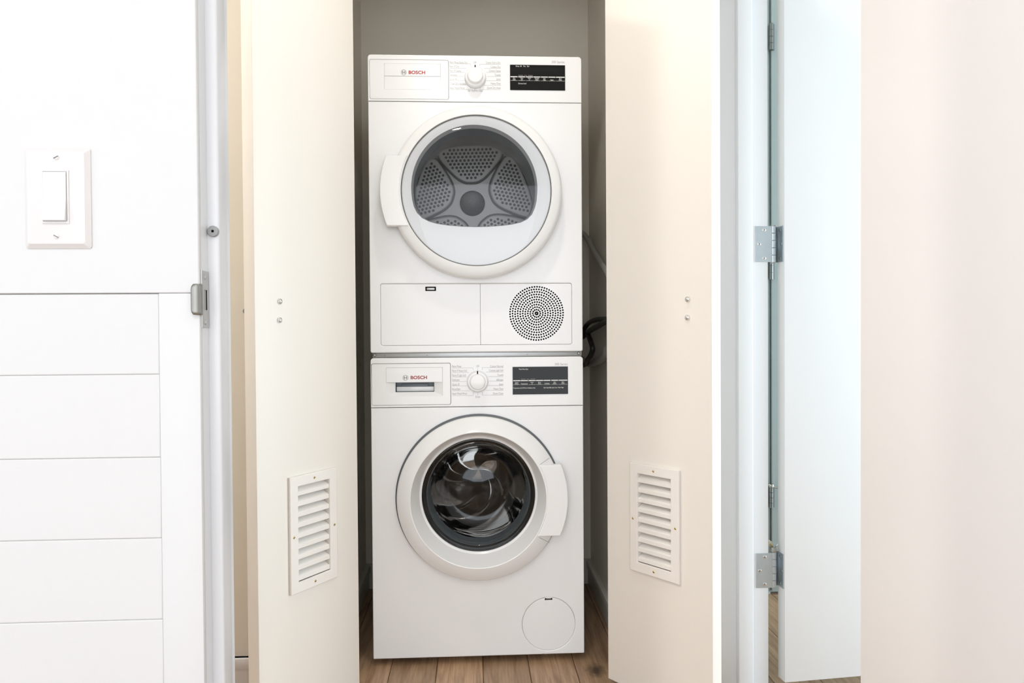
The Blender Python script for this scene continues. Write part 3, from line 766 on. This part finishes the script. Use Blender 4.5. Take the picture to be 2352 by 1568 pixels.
# ---------- washer
wa, zs = machine('washer', 'white front-loading washer with a dark glass porthole, standing on the floor', ZW0, ZW1, 933.5, None, None)
WC = mp(1101, 1145, -0.020)
PC = mp(1260.5, 1432.5); rP = 0.0757
fx, fz = mp(1260, 1374)
plate('front_panel', [rrect(-HW, HW, ZW0, zs - 0.0008, (0.003, 0.003, 0.001, 0.001)), circle(WC[0], WC[1], 0.200, 96), circle(PC[0], PC[1], rP, 72)], 0.0, 0.016, 'enamel', wa, bev=0.003, res=3)
plate('backing', [rrect(-HW + 0.01, HW - 0.01, ZW0 + 0.01, ZW1 - 0.01, 0.002), circle(WC[0], WC[1], 0.202, 96), rrect(*mp(902, 904)[:1], mp(1002, 889)[0], mp(951, 904)[1], mp(951, 874)[1], 0)], 0.0165, 0.004, 'seam_grey', wa)
fc = plate('filter_cover', [circle(PC[0], PC[1], rP - 0.0005, 72), rrect(fx - 0.0100, fx + 0.0100, fz - 0.0052, fz + 0.0048, 0.0006, 2)], 0.0006, 0.012, 'enamel', wa, bev=0.0006)
plate('latch_recess', [rrect(fx - 0.0100, fx + 0.0100, fz - 0.0052, fz + 0.0048, 0.0006, 2)], 0.006, 0.004, 'black_hole', fc)
box('latch_tab', fx - 0.0078, fx + 0.0078, 0.0016, 0.0062, fz - 0.0012, fz + 0.0032, 'plastic_white', fc, bev=0.0006)
for px, py in ((987.5, 1509.5), (1248, 1501.5)):
    cx, cz = mp(px, py); plate('slot_hole', [rrect(cx - 0.0016, cx + 0.0016, cz - 0.0012, cz + 0.0012, 0.0005, 2)], -0.0003, 0.0006, 'seam_grey', wa)
for sx_ in (-1, 1):
    for yy in (0.085, 0.52):
        f = lathe('foot', sx_ * 0.235, 0.0, [(0.0, 0.0005), (0.021, 0.0005), (0.022, 0.004), (0.020, 0.010), (0.008, 0.012), (0.008, 0.0235)], 'cable_black', wa, 24)
        f.data.transform(Matrix(((1, 0, 0, 0), (0, 0, 1, yy), (0, 1, 0, 0), (0, 0, 0, 1)))); f.data.flip_normals()
# control panel with dispenser drawer
dx0, dx1 = mp(853, 883)[0], mp(1035.3, 883)[0]; dz1 = mp(944, 834.5)[1]; dz0 = mp(944, 930.2)[1]
cp = plate('control_panel', [rrect(-HW, HW, zs + 0.0006, ZW1, (0.001, 0.001, 0.009, 0.009)), rrect(dx0, dx1, dz0, dz1, 0.005)], 0.0, 0.016, 'plastic_white', wa, bev=0.0017, res=3)
ix0, iz1 = mp(886.5, 844.5); ix1, iz0 = mp(1017, 908); zsp = mp(951, 877.8)[1]
hx0, hx1 = mp(907.5, 889)[0], mp(997, 889)[0]; hz0 = mp(951, 900.5)[1]
dwr = plate('detergent_drawer', [rrect(dx0 + 0.0008, dx1 - 0.0008, dz0 + 0.0008, dz1 - 0.0008, 0.0044), rrect(ix0, ix1, iz0, iz1, 0.0012, 3)], 0.0002, 0.015, 'plastic_white', wa, bev=0.0008)
plate('grip_cover', [rrect(ix0 + 0.0002, ix1 - 0.0002, zsp, iz1 - 0.0002, 0.0012, 3)], 0.0, 0.010, 'plastic_white', dwr, bev=0.0009)
# funnel-shaped recess under the grip
def quad_frame(name, o4, yo, i4, yi, mtl, par):
    bm_ = bmesh.new(); A = [bm_.verts.new((x_, yo, z_)) for x_, z_ in o4]; B = [bm_.verts.new((x_, yi, z_)) for x_, z_ in i4]
    for k_ in range(4):
        j_ = (k_ + 1) % 4; bm_.faces.new((A[k_], A[j_], B[j_], B[k_]))
    return from_bm(name, bm_, mtl, par, False)
quad_frame('grip_recess', rrect(ix0, ix1, iz0, zsp), 0.0006, rrect(hx0, hx1, hz0, zsp - 0.0002), 0.010, 'plastic_white', dwr)
quad_frame('grip_pocket', rrect(hx0, hx1, hz0, zsp), 0.010, rrect(hx0 + 0.0015, hx1 - 0.001, hz0 + 0.001, zsp), 0.040, 'gasket_light', dwr)
plate('pocket_back', [rrect(hx0, hx1, hz0, zsp + 0.004, 0)], 0.038, 0.002, 'gasket_light', dwr)
zlip = mp(951, 887.8, 0.02)[1]
box('pocket_lip', hx0 + 0.0022, hx1 - 0.0016, 0.020, 0.030, hz0 + 0.0012, zlip, 'plastic_white', dwr, bev=0.0006)
box('pocket_tab', mp(920, 885)[0], mp(982, 885)[0], 0.031, 0.036, hz0 + 0.002, mp(951, 881.5, 0.03)[1], 'gasket_light', dwr, bev=0.001)
emblem(dwr, 931.3, 867.3, -0.0001)
text('brand_lettering', 'BOSCH', mp(942.7, 867.2)[0], mp(942.7, 867.2)[1], 0.0128, -0.0001, 'logo_red', dwr, 'LEFT', bold=0.00042, sx=1.12)
knob(wa, 1097, 876, 850)
labels(cp, [('Perm Press', 841.3), ('Perm P Heavy Soil', 851.5), ('Perm P Light Soil', 862), ('Delicates', 872.5), ('Quick 30', 883), ('Rinse/Spin', 893.5), ('Hand Wash/Wool', 904)],
       [('Cotton Normal', 841), ('Cotton Light Soil', 850.3), ('Towels', 861), ('Allergen', 872), ('Jeans', 882.3), ('Heavy Duty', 892.7), ('Drum Clean', 903.3)],
       ('Drain', 1097.5, 911.2), ('Off', 1097, 841), 1038.3, 1156)
for i, yy in enumerate((844.8, 855, 865.5, 875.8, 886, 897, 908)):
    xe = (1086.5, 1077, 1072, 1070.5, 1073, 1078.5, 1087)[i]
    leader(cp, [(1038.6, yy), (xe, yy)] + ([(xe, yy + (5 if i == 0 else -8))] if i in (0, 6) else []), -0.0001)
    xe = (1107.5, 1116, 1121, 1123, 1121, 1117, 1107.5)[i]
    leader(cp, [(1156, yy - 0.9), (xe, yy - 0.9)] + ([(xe, yy + (5 if i == 0 else -8))] if i in (0, 6) else []), -0.0001)
leader(cp, [(1097.5, 902), (1097.5, 907)], -0.0001); leader(cp, [(1097, 845), (1097, 850)], -0.0001)
text('printed_label', '300 Series', mp(1304, 836)[0], mp(1304, 836)[1], 0.0094, -0.0001, 'print_light', cp, 'RIGHT', sx=0.95)
xs = [(1178.5, 1195), (1196, 1212.3), (1213.8, 1230), (1231, 1247.3), (1248.5, 1264.3), (1266, 1281.7), (1283, 1303)]
tx = [('Speed', 'Perfect'), ('Temperature',), ('Finish', 'in'), ('Extra', 'Rinse'), ('PreWash',), ('Spin', 'Speed'), ('Start', 'Pause')]
D_, ex0, ex1, ez0, ez1 = display(wa, [(1176.6, 842.6), (1303.3, 841), (1305.5, 904), (1178.3, 906)], [(a, c, t) for (a, c), t in zip(xs, tx)], 873.3, 882.6)
for s_, xx, yy in (('Wash Rinse Spin', 1202.3, 847.5), ('Temperature |', 1187.6, 890.8), ('Cold', 1199.2, 890.6), ('Warm', 1206.6, 890.6), ('Hot', 1214, 890.5), ('Extra Hot', 1223, 890.5), ('Spin Speed |', 1256.3, 889.8), ('No Spin', 1268, 889.8), ('Low', 1277.2, 889.6), ('Med', 1284.5, 889.6), ('High', 1291.5, 889.5)):
    text('lettering', s_, mp(xx, yy)[0], mp(xx, yy)[1], 0.0050, -0.0019, 'print_white', D_, 'CENTER', sx=0.78)
zl = mp(1213, 870)[1]
for a, c in ((1196.2, 1207), (1218.3, 1229.3)):
    plate('printed_line', [rrect(mp(a, 870)[0], mp(c, 870)[0], zl - 0.0004, zl + 0.0004, 0)], -0.0019, 0.0004, 'print_dim', D_)
text('lettering', '3 sec', mp(1212.6, 870)[0], zl, 0.0040, -0.0019, 'print_dim', D_, 'CENTER', sx=0.8)

# washer door
wd = bpy.data.objects.new('door', None); COL.objects.link(wd); wd.parent = wa
rW = 0.2300
lathe('seam_ring', WC[0], WC[1] + 0.0010, [(rW + 0.0050, 0.0004), (rW + 0.0050, -0.0040), (rW + 0.002, -0.0055), (rW - 0.006, -0.0055), (0.205, -0.004)], 'gasket', wd, 128)
IC = mp(1099.5, 1149, -0.044); rI = 0.1890
BC = mp(1099.5, 1136.5, 0.012); rB = 0.1610
bm = bmesh.new(); N = 128; rings = []
for c_, rr_, y in ((WC, rW - 0.008, -0.003), (WC, rW, -0.0065), (WC, rW, -0.0200), (WC, rW - 0.0015, -0.0250), (WC, rW - 0.0050, -0.0290), (IC, rI + 0.0022, -0.0440), (IC, rI + 0.0006, -0.0446), (IC, rI - 0.0012, -0.0440), (BC, rB + 0.006, 0.0075), (BC, rB + 0.0012, 0.0100), (BC, rB, 0.0120), (BC, rB, 0.0200)):
    rings.append([bm.verts.new((c_[0] + rr_ * math.cos(2 * math.pi * k / N), y, c_[1] + rr_ * math.sin(2 * math.pi * k / N))) for k in range(N)])
for a, c in zip(rings, rings[1:]):
    for k in range(N):
        j = (k + 1) % N; bm.faces.new((a[k], a[j], c[j], c[k]))
from_bm('door_ring', bm, 'plastic_white', wd, angle=28)
hc = mp(1100, 1148, -0.040); ro = 0.2480
zt, zb = mp(1280, 1067.5, -0.040)[1], mp(1280, 1229.5, -0.040)[1]
def arc_r(r, za, zb_, n_=14):
    a0 = math.asin((za - hc[1]) / r); a1 = math.asin((zb_ - hc[1]) / r)
    return [(hc[0] + r * math.cos(a0 + (a1 - a0) * k / n_), hc[1] + r * math.sin(a0 + (a1 - a0) * k / n_)) for k in range(n_ + 1)]
plate('handle', [arc_r(ro, zt, zb) + list(reversed(arc_r(rI + 0.0035, zt, zb)))], -0.0450, 0.030, 'plastic_white', wd, bev=0.0024, res=3)
for p_, q_ in (((1240, 1066), (1262, 1051)), ((1238, 1233), (1261.5, 1245))):
    a, c = Vector(mp(*p_, -0.0385)), Vector(mp(*q_, -0.0310)); 
    tube('door_joint', [(a.x, -0.0428, a.y), (c.x, -0.0335, c.y)], 0.0006, 'print_light', wd, 6, 2)
# glass bowl: rim flange and inward dome, with thickness
prof_o = [(rB - 0.0010, 0.0125), (rB - 0.006, 0.0115), (rB - 0.012, 0.0135), (0.141, 0.0230), (0.134, 0.0400), (0.127, 0.0650), (0.118, 0.0850), (0.104, 0.0990), (0.084, 0.1050), (0.055, 0.1020), (0.025, 0.0985), (0.0, 0.0975)]
prof_i = [(0.0, 0.1035), (0.025, 0.1045), (0.055, 0.1080), (0.086, 0.1115), (0.109, 0.1050), (0.1235, 0.0895), (0.1325, 0.0670), (0.1395, 0.0420), (0.1460, 0.0280), (rB - 0.010, 0.0210), (rB - 0.0010, 0.0195)]
bw = lathe('glass_bowl', BC[0], BC[1], prof_o + prof_i, 'bowl_glass', wd, 128, angle=80)
# dark rim behind the flange and rubber gasket
lathe('rim', BC[0], BC[1], [(rB + 0.001, 0.0205), (rB - 0.004, 0.0208), (rB - 0.0085, 0.0225), (rB - 0.011, 0.0270)], 'black_hole', wd, 96)
lathe('gasket', BC[0], BC[1], [(0.1500, 0.0275), (0.1475, 0.0360), (0.1520, 0.0440), (0.1455, 0.0520), (0.1470, 0.0600), (0.1400, 0.0700), (0.1445, 0.0800), (0.150, 0.095), (0.175, 0.105), (0.2, 0.1055)], 'gasket_light', wa, 96)
# washer drum
wm = bpy.data.objects.new('drum', None); COL.objects.link(wm); wm.parent = wa
lathe('drum_wall', WC[0], WC[1], [(0.152, 0.108), (0.195, 0.116), (0.232, 0.130), (0.240, 0.150), (0.240, 0.43), (0.232, 0.452), (0.215, 0.46)], 'steel_washer', wm, 96)
bm = bmesh.new(); NR, NA = 26, 120; rows = []
for i in range(NR + 1):
    r_ = 0.235 * i / NR
    row = []
    for k in range(NA):
        t_ = 2 * math.pi * k / NA
        ph = 3 * t_ + 5.5 * (r_ / 0.235) + 1.2
        hgt = 0.042 * max(0.0, math.cos(ph)) ** 2 * math.sin(math.pi * min(1, r_ / 0.235)) + 0.03 * (1 - (r_ / 0.235) ** 2)
        row.append(bm.verts.new((WC[0] + r_ * math.cos(t_), 0.455 - hgt, WC[1] + r_ * math.sin(t_))))
    rows.append(row)
for a_, c_ in zip(rows, rows[1:]):
    for k in range(NA):
        j = (k + 1) % NA; bm.faces.new((a_[k], a_[j], c_[j], c_[k]))
bmesh.ops.remove_doubles(bm, verts=bm.verts[:], dist=1e-6)
from_bm('drum_back', bm, 'steel_washer', wm, angle=80)
for a in (R(20), R(140), R(260)):
    bmx = bm_box(-0.030, 0.030, 0.14, 0.42, 0.165, 0.242, 0.028, 6)
    for v in bmx.verts:
        k_ = (v.co.z - 0.165) / 0.077
        v.co.x *= 0.55 + 0.75 * k_
    bmesh.ops.transform(bmx, matrix=Matrix.Translation((WC[0], 0, WC[1])) @ Matrix.Rotation(a, 4, 'Y'), verts=bmx.verts[:])
    from_bm('paddle', bmx, 'steel_washer', wm)
at_parent(wa)

# ------------------------------------------------------------------ hoses at the side of the machines
def path(pts, clear=0.016):
    out = []
    for a, c, Y in pts:
        p = at_y(a, c, Y)
        if p.x > XC1 - clear:                     # keep clear of the closet side wall
            q = ray(a, c); p = CAM + q * ((XC1 - clear - CAM.x) / q.x)
        out.append(tuple(p))
    return out
def into_wall(pts, first=False, r=0.01):
    p = pts[0] if first else pts[-1]
    e = (XC1 - 0.001, p[1] - 0.05, p[2] - 0.004)
    return [e] + pts if first else pts + [e]
h = tube('water_hose', into_wall([(0.22, 0.618, 1.42), (0.30, 0.616, 1.365)] + path([(1342, 540, 0.58), (1366, 580, 0.54), (1392, 622, 0.49), (1404, 645, 0.47)])), 0.0095, 'hose_grey', None, 14)
props(h, 'thin grey hose slanting down beside the dryer', 'hose')
h = tube('power_cord', into_wall([(0.26, 0.615, 0.93)] + path([(1334, 775, 0.60), (1341, 757, 0.57), (1352, 742, 0.54), (1370, 734, 0.50), (1392, 733, 0.47), (1402, 734, 0.46)])), 0.0085, 'cable_black', None, 12)
props(h, 'black cord arching over the looped cord beside the dryer', 'cord')
h = tube('power_cord', into_wall(path([(1402, 735, 0.43), (1392, 738, 0.43), (1372, 750, 0.42), (1351, 763, 0.41), (1356, 782, 0.41), (1361, 800, 0.42), (1357, 815, 0.43), (1350, 826, 0.45), (1340, 838, 0.50)], 0.045), True) + [(0.30, 0.60, 0.80), (0.24, 0.612, 0.76)], 0.0088, 'cable_black', None, 12)
props(h, 'thick black cord bent in a loop down behind the washer', 'cord')
h = tube('drain_hose', into_wall([(0.26, 0.625, 0.865), (0.33, 0.622, 0.866)] + path([(1350, 833.5, 0.56), (1370, 831, 0.47), (1384, 824, 0.43), (1393, 812, 0.40), (1397, 800, 0.39)])), 0.0125, 'hose_grey', None, 14)
props(h, 'fat grey drain hose curving up beside the washer top', 'hose')

# ------------------------------------------------------------------ light switch
yS = YW - 0.0001
sx0, sz1 = mp(56.5, 340, yS); sx1, sz0 = mp(212, 571, yS)
cxs = (sx0 + sx1) / 2; czs = (sz0 + sz1) / 2
sw = thing('light_switch', 'white rocker light switch on the wall above the boards', 'light switch', (cxs, YW, czs))
rx0, rz1 = mp(96.5, 391.5, yS - 0.006); rx1, rz0 = mp(160.5, 514, yS - 0.006)
bm = bmesh.new()
def ringv(ins, y): return [bm.verts.new((x_, y, z_)) for x_, z_ in rrect(sx0 + ins, sx1 - ins, sz0 + ins, sz1 - ins, max(0.0022, 0.0032 - ins * 0.1), 3)]
rg = [ringv(0, yS), ringv(0, yS - 0.0012), ringv(0.0055, yS - 0.0060), ringv(0.0075, yS - 0.0064)]
for a, c in zip(rg, rg[1:]):
    for k in range(len(a)):
        j = (k + 1) % len(a); bm.faces.new((a[k], a[j], c[j], c[k]))
bm.faces.new(rg[-1])
from_bm('cover_plate', bm, 'switch_plate', sw, angle=25)
plate('rocker_frame', [rrect(rx0, rx1, rz0, rz1, 0.002, 4), rrect(rx0 + 0.0016, rx1 - 0.0026, rz0 + 0.0026, rz1 - 0.0014, 0.001, 3)], yS - 0.0076, 0.003, 'switch_plate', sw, bev=0.0006)
bm = bmesh.new()
pz = [(rz1 - 0.0018, -0.0076), (rz1 - 0.003, -0.0084), (czs + 0.0005, -0.0086), (czs - 0.0005, -0.0087), (rz0 + 0.0055, -0.0125), (rz0 + 0.0038, -0.0120), (rz0 + 0.0036, -0.0070)]
ra_ = [bm.verts.new((rx0 + 0.0020, yS + q[1], q[0])) for q in pz]; rb_ = [bm.verts.new((rx1 - 0.0030, yS + q[1], q[0])) for q in pz]
for k in range(len(pz) - 1): bm.faces.new((ra_[k], ra_[k + 1], rb_[k + 1], rb_[k]))
bm.faces.new(ra_); bm.faces.new(rb_)
from_bm('rocker', bm, 'switch_rocker', sw, angle=20)
for px, py, an in ((128.5, 361, 28), (129, 542.5, -28)):
    cx, cz = mp(px, py, yS - 0.007)
    o = lathe('screw', cx, cz, [(0, yS - 0.0078), (0.0022, yS - 0.0076), (0.0034, yS - 0.0068), (0.0034, yS - 0.0063)], 'switch_plate', sw, 20)
    bmx = bm_box(-0.0030, 0.0030, -0.0004, 0.0012, -0.00045, 0.00045)
    bmesh.ops.transform(bmx, matrix=Matrix.Translation((cx, yS - 0.0078, cz)) @ Matrix.Rotation(R(-an), 4, 'Y'), verts=bmx.verts[:])
    from_bm('slot', bmx, 'seam_grey', o)
at_parent(sw)

# ------------------------------------------------------------------ strike plate and silencer on the left jamb
ys = -1.111
stp_ = thing('strike_plate', 'brushed steel strike plate with curved lip on the white jamb', 'strike plate', (XJL, ys, 0.96))
zt, zb = at_y(470, 622.5, ys).z, at_y(470, 752.5, ys).z
zlt, zlb = at_y(460, 652, YW).z, at_y(460, 723, YW).z
zh0, zh1 = at_y(472, 666, ys).z, at_y(472, 712, ys).z
xp = XJL + 0.0012
# plate with hole in the (y, z) plane of the jamb: outline in (y, z) then turned
def side_plate(name, outs, x, thick, mtl, par, bev=0.0003):
    o = plate(name, outs, 0.0, thick, mtl, par, bev=bev)
    o.data.transform(Matrix(((0, 1, 0, x), (1, 0, 0, 0), (0, 0, 1, 0), (0, 0, 0, 1)))); o.data.flip_normals()
    return o
y0p, y1p = -1.1245, -1.0995
side_plate('plate', [rrect(y0p, y1p, zb, zt, 0.0015, 3), rrect(y0p + 0.008, y1p - 0.005, zh1, zh0, 0.0008, 2)], XJL - 0.0002, 0.0016, 'nickel', stp_)
side_plate('pocket', [rrect(y0p + 0.007, y1p - 0.004, zh1 - 0.001, zh0 + 0.001, 0)], XJL - 0.0001, 0.0004, 'rubber_grey', stp_, 0)
side_plate('pocket_shade', [rrect(y1p - 0.0078, y1p - 0.004, zh1 - 0.001, zh0 + 0.001, 0)], XJL + 0.0001, 0.0004, 'black_hole', stp_, 0)
# lip: bends round the jamb edge towards the wall face
bm = bmesh.new(); rows = []
for (x_, y_, ins) in ((xp + 0.0002, y0p + 0.001, 0.0), (xp + 0.0002, YW - 0.0020, 0.0), (XJL - 0.0010, YW - 0.0044, 0.0), (XJL - 0.0055, YW - 0.0052, 0.0003), (XJL - 0.0078, YW - 0.0046, 0.0030), (XJL - 0.0088, YW - 0.0038, 0.0070)):
    rows.append([bm.verts.new((x_, y_, z_)) for z_ in (zlb + ins, zlb + ins + 0.004, zlt - ins - 0.004, zlt - ins)])
for a, c in zip(rows, rows[1:]):
    for k in range(3): bm.faces.new((a[k], a[k + 1], c[k + 1], c[k]))
lip = from_bm('lip', bm, 'lip_grey', stp_, angle=60)
md = lip.modifiers.new('thickness', 'SOLIDIFY'); md.thickness = 0.0010; md.offset = 0
for zz in ((zt + max(zlt, zh0)) / 2 + 0.001, (zb + min(zlb, zh1)) / 2 - 0.001):
    o = lathe('screw', 0, 0, [(0, -0.0010), (0.002, -0.0009), (0.0036, -0.0002), (0.0036, 0.0002)], 'zinc', stp_, 20)
    o.data.transform(Matrix(((0, -1, 0, XJL + 0.0015), (1, 0, 0, (y0p + y1p) / 2), (0, 0, 1, zz), (0, 0, 0, 1))))
at_parent(stp_)
cx, cz = mp(489, 531, YST - 0.003)
sl = thing('door_silencer', 'small round grey rubber bumper on the white door stop', 'bumper', (cx, YST, cz))
lathe('pad', cx, cz, [(0.0072, YST), (0.0072, YST - 0.0035), (0.0064, YST - 0.0046), (0.0024, YST - 0.0050), (0.0016, YST - 0.0044)], 'rubber_grey', sl, 32)
lathe('centre_hole', cx, cz, [(0.0017, YST - 0.0045), (0, YST - 0.0043)], 'black_hole', sl, 16)
at_parent(sl)

bx_, bz_ = mp(563, 714, YH - 0.008)
wb = thing('wall_bumper', 'small grey rubber wall bumper half hidden behind the cream closet door', 'bumper', (bx_, YH, bz_))
lathe('base', bx_, bz_, [(0.0078, YH), (0.0078, YH - 0.002), (0.006, YH - 0.003)], 'nickel', wb, 24)
lathe('pad', bx_, bz_, [(0.0066, YH - 0.002), (0.0066, YH - 0.008), (0.0050, YH - 0.0105), (0.0, YH - 0.0112)], 'rubber_grey', wb, 24)
at_parent(wb)

# ------------------------------------------------------------------ bedroom door leaf and its hinges
c0 = at_z(1803, 1567.5, 0.030)
th = R(6.0)
d3 = thing('door_5', 'plain white bedroom door standing open, bright with blue daylight', None, (c0.x, c0.y, 0), th, kind='structure')
from_bm('slab', bm_box(0, 0.74, 0, 0.035, 0.030, 2.05, 0.0012), 'door_white', d3)
def hinge(zlo, zhi, stop=False):
    xb_ = at_y(1775, 560, YJ + 0.006).x
    H = bpy.data.objects.new('hinge', None); COL.objects.link(H); H.parent = d3
    H.matrix_parent_inverse = (Matrix.Translation((c0.x, c0.y, 0)) @ Matrix.Rotation(th, 4, 'Z')).inverted()
    ht = zhi - zlo
    yb_ = YJ + 0.006
    for k in range(5):
        a = zlo + ht * k / 5 + 0.0004; c = zlo + ht * (k + 1) / 5 - 0.0004
        o = lathe('knuckle', 0, 0, [(0.0, 0.0), (0.0073, 0.0), (0.0077, 0.0005), (0.0077, c - a - 0.0005), (0.0073, c - a), (0.0, c - a)], 'hinge_blue', H, 24)
        o.data.transform(Matrix(((1, 0, 0, xb_), (0, 0, 1, yb_), (0, 1, 0, a), (0, 0, 0, 1)))); o.data.flip_normals()
    for a in (zlo - 0.0022, zhi - 0.0004):
        o = lathe('pin_tip', 0, 0, [(0.0, 0.0), (0.0062, 0.0), (0.0068, 0.0008), (0.0068, 0.0020), (0.0062, 0.0026), (0.0, 0.0026)], 'nickel', H, 24)
        o.data.transform(Matrix(((1, 0, 0, xb_), (0, 0, 1, yb_), (0, 1, 0, a), (0, 0, 0, 1)))); o.data.flip_normals()
    xl = at_y(1735, 560, YJ).x
    lf = plate('leaf', [rrect(xl, xb_ - 0.0050, zlo + 0.001, zhi - 0.001, 0.0006, 2)], YJ - 0.0020, 0.0019, 'hinge_blue', H, bev=0.0004)
    for px_, f in ((0.52, 0.885), (0.22, 0.5), (0.52, 0.115)):
        cx_ = xl + (xb_ - 0.005 - xl) * px_; cz_ = zlo + ht * f
        o = lathe('screw', cx_, cz_, [(0, YJ - 0.0026), (0.0030, YJ - 0.0026), (0.0044, YJ - 0.0019)], 'chrome', H, 20)
        box('cross_slot', cx_ - 0.0010, cx_ + 0.0010, YJ - 0.0029, YJ - 0.0024, cz_ - 0.0010, cz_ + 0.0010, 'dark_metal', H)
    # leaf on the door edge: in the door's own frame x = 0 plane
    Mx = Matrix.Translation((c0.x, c0.y, 0)) @ Matrix.Rotation(th, 4, 'Z')
    bmx = bm_box(-0.0022, -0.0002, 0.0035, 0.034, zlo + 0.001, zhi - 0.001, 0.0004, 1)
    bmesh.ops.transform(bmx, matrix=Mx, verts=bmx.verts[:])
    l2 = from_bm('leaf', bmx, 'hinge_blue', H)
    p_ = Mx @ Vector((-0.0012, 0.0335, 0)); 
    web = bmesh.new()
    q = [web.verts.new(v) for v in ((p_.x, p_.y, zlo + 0.001), (p_.x, p_.y, zhi - 0.001), (xb_ + 0.004, yb_ + 0.004, zhi - 0.001), (xb_ + 0.004, yb_ + 0.004, zlo + 0.001))]
    web.faces.new(q); o = from_bm('leaf_bend', web, 'hinge_blue', H); md = o.modifiers.new('t', 'SOLIDIFY'); md.thickness = 0.0016; md.offset = 0
    for px_, f in ((0.55, 0.885), (0.28, 0.5), (0.55, 0.115)):
        bmx = bmesh.new()
        rgs = []
        for r_, d_ in ((0.0042, -0.0022), (0.0030, -0.0030)):
            rgs.append([bmx.verts.new((d_, 0.0035 + 0.0305 * px_ + r_ * math.cos(2 * math.pi * k / 16), zlo + ht * f + r_ * math.sin(2 * math.pi * k / 16))) for k in range(16)])
        for k in range(16): bmx.faces.new((rgs[0][k], rgs[0][(k + 1) % 16], rgs[1][(k + 1) % 16], rgs[1][k]))
        bmx.faces.new(rgs[1])
        bmesh.ops.transform(bmx, matrix=Mx, verts=bmx.verts[:])
        from_bm('screw', bmx, 'zinc', H)
    if stop:
        zc = zhi + 0.004
        o = lathe('stop_collar', 0, 0, [(0.0, 0.0), (0.0085, 0.0), (0.0090, 0.001), (0.0090, 0.004), (0.0070, 0.0055), (0.0070, 0.010), (0.0, 0.010)], 'nickel', H, 24)
        o.data.transform(Matrix(((1, 0, 0, xb_), (0, 0, 1, yb_), (0, 1, 0, zhi + 0.0018), (0, 0, 0, 1)))); o.data.flip_normals()
        tube('stop_arm', [(xb_, yb_, zc + 0.006), (xb_ + 0.012, yb_ + 0.012, zc + 0.008), (xb_ + 0.020, yb_ + 0.022, zc + 0.008)], 0.0030, 'nickel', H, 10, 4)
        tube('stop_rod', [(xb_, yb_ + 0.004, zc + 0.010), (xb_ - 0.004, yb_ + 0.016, zc + 0.014)], 0.0022, 'brass', H, 8, 3)
        tube('stop_tip', [(xb_ - 0.003, yb_ + 0.012, zc + 0.013), (xb_ - 0.006, yb_ + 0.022, zc + 0.015)], 0.0075, 'rubber_white', H, 16, 3)
    return H
z_ = lambda py: at_y(1752, py, YJ).z
hinge(z_(602.5), z_(518.5))
hinge(z_(1350), z_(1269), True)

def far_hinge(py0, py1, stop=False):
    yq = XB - 0.026
    p0 = at_y(1771.5, py0, yq); p1 = at_y(1771.5, py1, yq)
    H = bpy.data.objects.new('hinge', None); COL.objects.link(H); H.parent = d2
    H.matrix_parent_inverse = Matrix.Translation((xg, XB, 0)).inverted()
    ht = p0.z - p1.z
    for k in range(4):
        a = p1.z + ht * k / 4 + 0.0005; c = p1.z + ht * (k + 1) / 4 - 0.0005
        o = lathe('knuckle', 0, 0, [(0.0, 0.0), (0.0075, 0.0), (0.0075, c - a), (0.0, c - a)], 'dark_zinc', H, 20)
        o.data.transform(Matrix(((1, 0, 0, p0.x), (0, 0, 1, yq), (0, 1, 0, a), (0, 0, 0, 1)))); o.data.flip_normals()
    box('leaf', p0.x - 0.006, p0.x + 0.012, yq + 0.002, yq + 0.0058, p1.z + 0.001, p0.z - 0.001, 'dark_zinc', H)
    if stop:
        tube('stop_arm', [(p0.x - 0.012, yq - 0.010, p0.z + 0.010), (p0.x, yq - 0.004, p0.z + 0.004), (p0.x + 0.014, yq - 0.010, p0.z + 0.0), (p0.x + 0.028, yq - 0.018, p0.z + 0.002)], 0.0035, 'nickel', H, 10, 4)
        o = lathe('stop_collar', 0, 0, [(0.0, 0.0), (0.0095, 0.0), (0.0095, 0.010), (0.0, 0.010)], 'nickel', H, 20)
        o.data.transform(Matrix(((1, 0, 0, p0.x), (0, 0, 1, yq), (0, 1, 0, p0.z + 0.0005), (0, 0, 0, 1)))); o.data.flip_normals()
far_hinge(54, 115)
far_hinge(577, 642)
far_hinge(1118, 1166, True)

# ------------------------------------------------------------------ ceiling downlights (lamps of the hall, plus an added fill lamp in the front room)
def downlight(x, y, energy, col, label):
    L = thing('downlight', label, 'ceiling light', (x, y, CEIL))
    o = lathe('trim_ring', 0, 0, [(0.070, 0.0005), (0.070, 0.003), (0.062, 0.006), (0.050, 0.002)], 'trim_white', L, 40)
    o.data.transform(Matrix(((1, 0, 0, 0), (0, 0, -1, 0), (0, -1, 0, -0.0), (0, 0, 0, 1))) if False else Matrix(((1, 0, 0, 0), (0, 0, 1, 0), (0, -1, 0, 0), (0, 0, 0, 1))))
    o = lathe('lens', 0, 0, [(0.050, 0.002), (0.0, 0.002)], 'lamp_lens', L, 32)
    o.data.transform(Matrix(((1, 0, 0, 0), (0, 0, 1, 0), (0, -1, 0, 0), (0, 0, 0, 1))))
    a = area_light('downlight_lamp', (x, y, CEIL - 0.012), (0, 0, 0), 0.11, 0.11, energy, col, 'DISK')
    return L
downlight(0.03, -0.58, 5.4, (1.0, 0.94, 0.87), 'round recessed downlight in the hall ceiling in front of the closet')
downlight(-1.65, -0.58, 22, (1.0, 0.97, 0.93), 'round recessed downlight further along the hall ceiling')
downlight(-0.2, -2.6, 9, (1.0, 0.97, 0.94), 'unseen round downlight added to the front room ceiling as fill light')  # added lamp out of view, brightens the front room
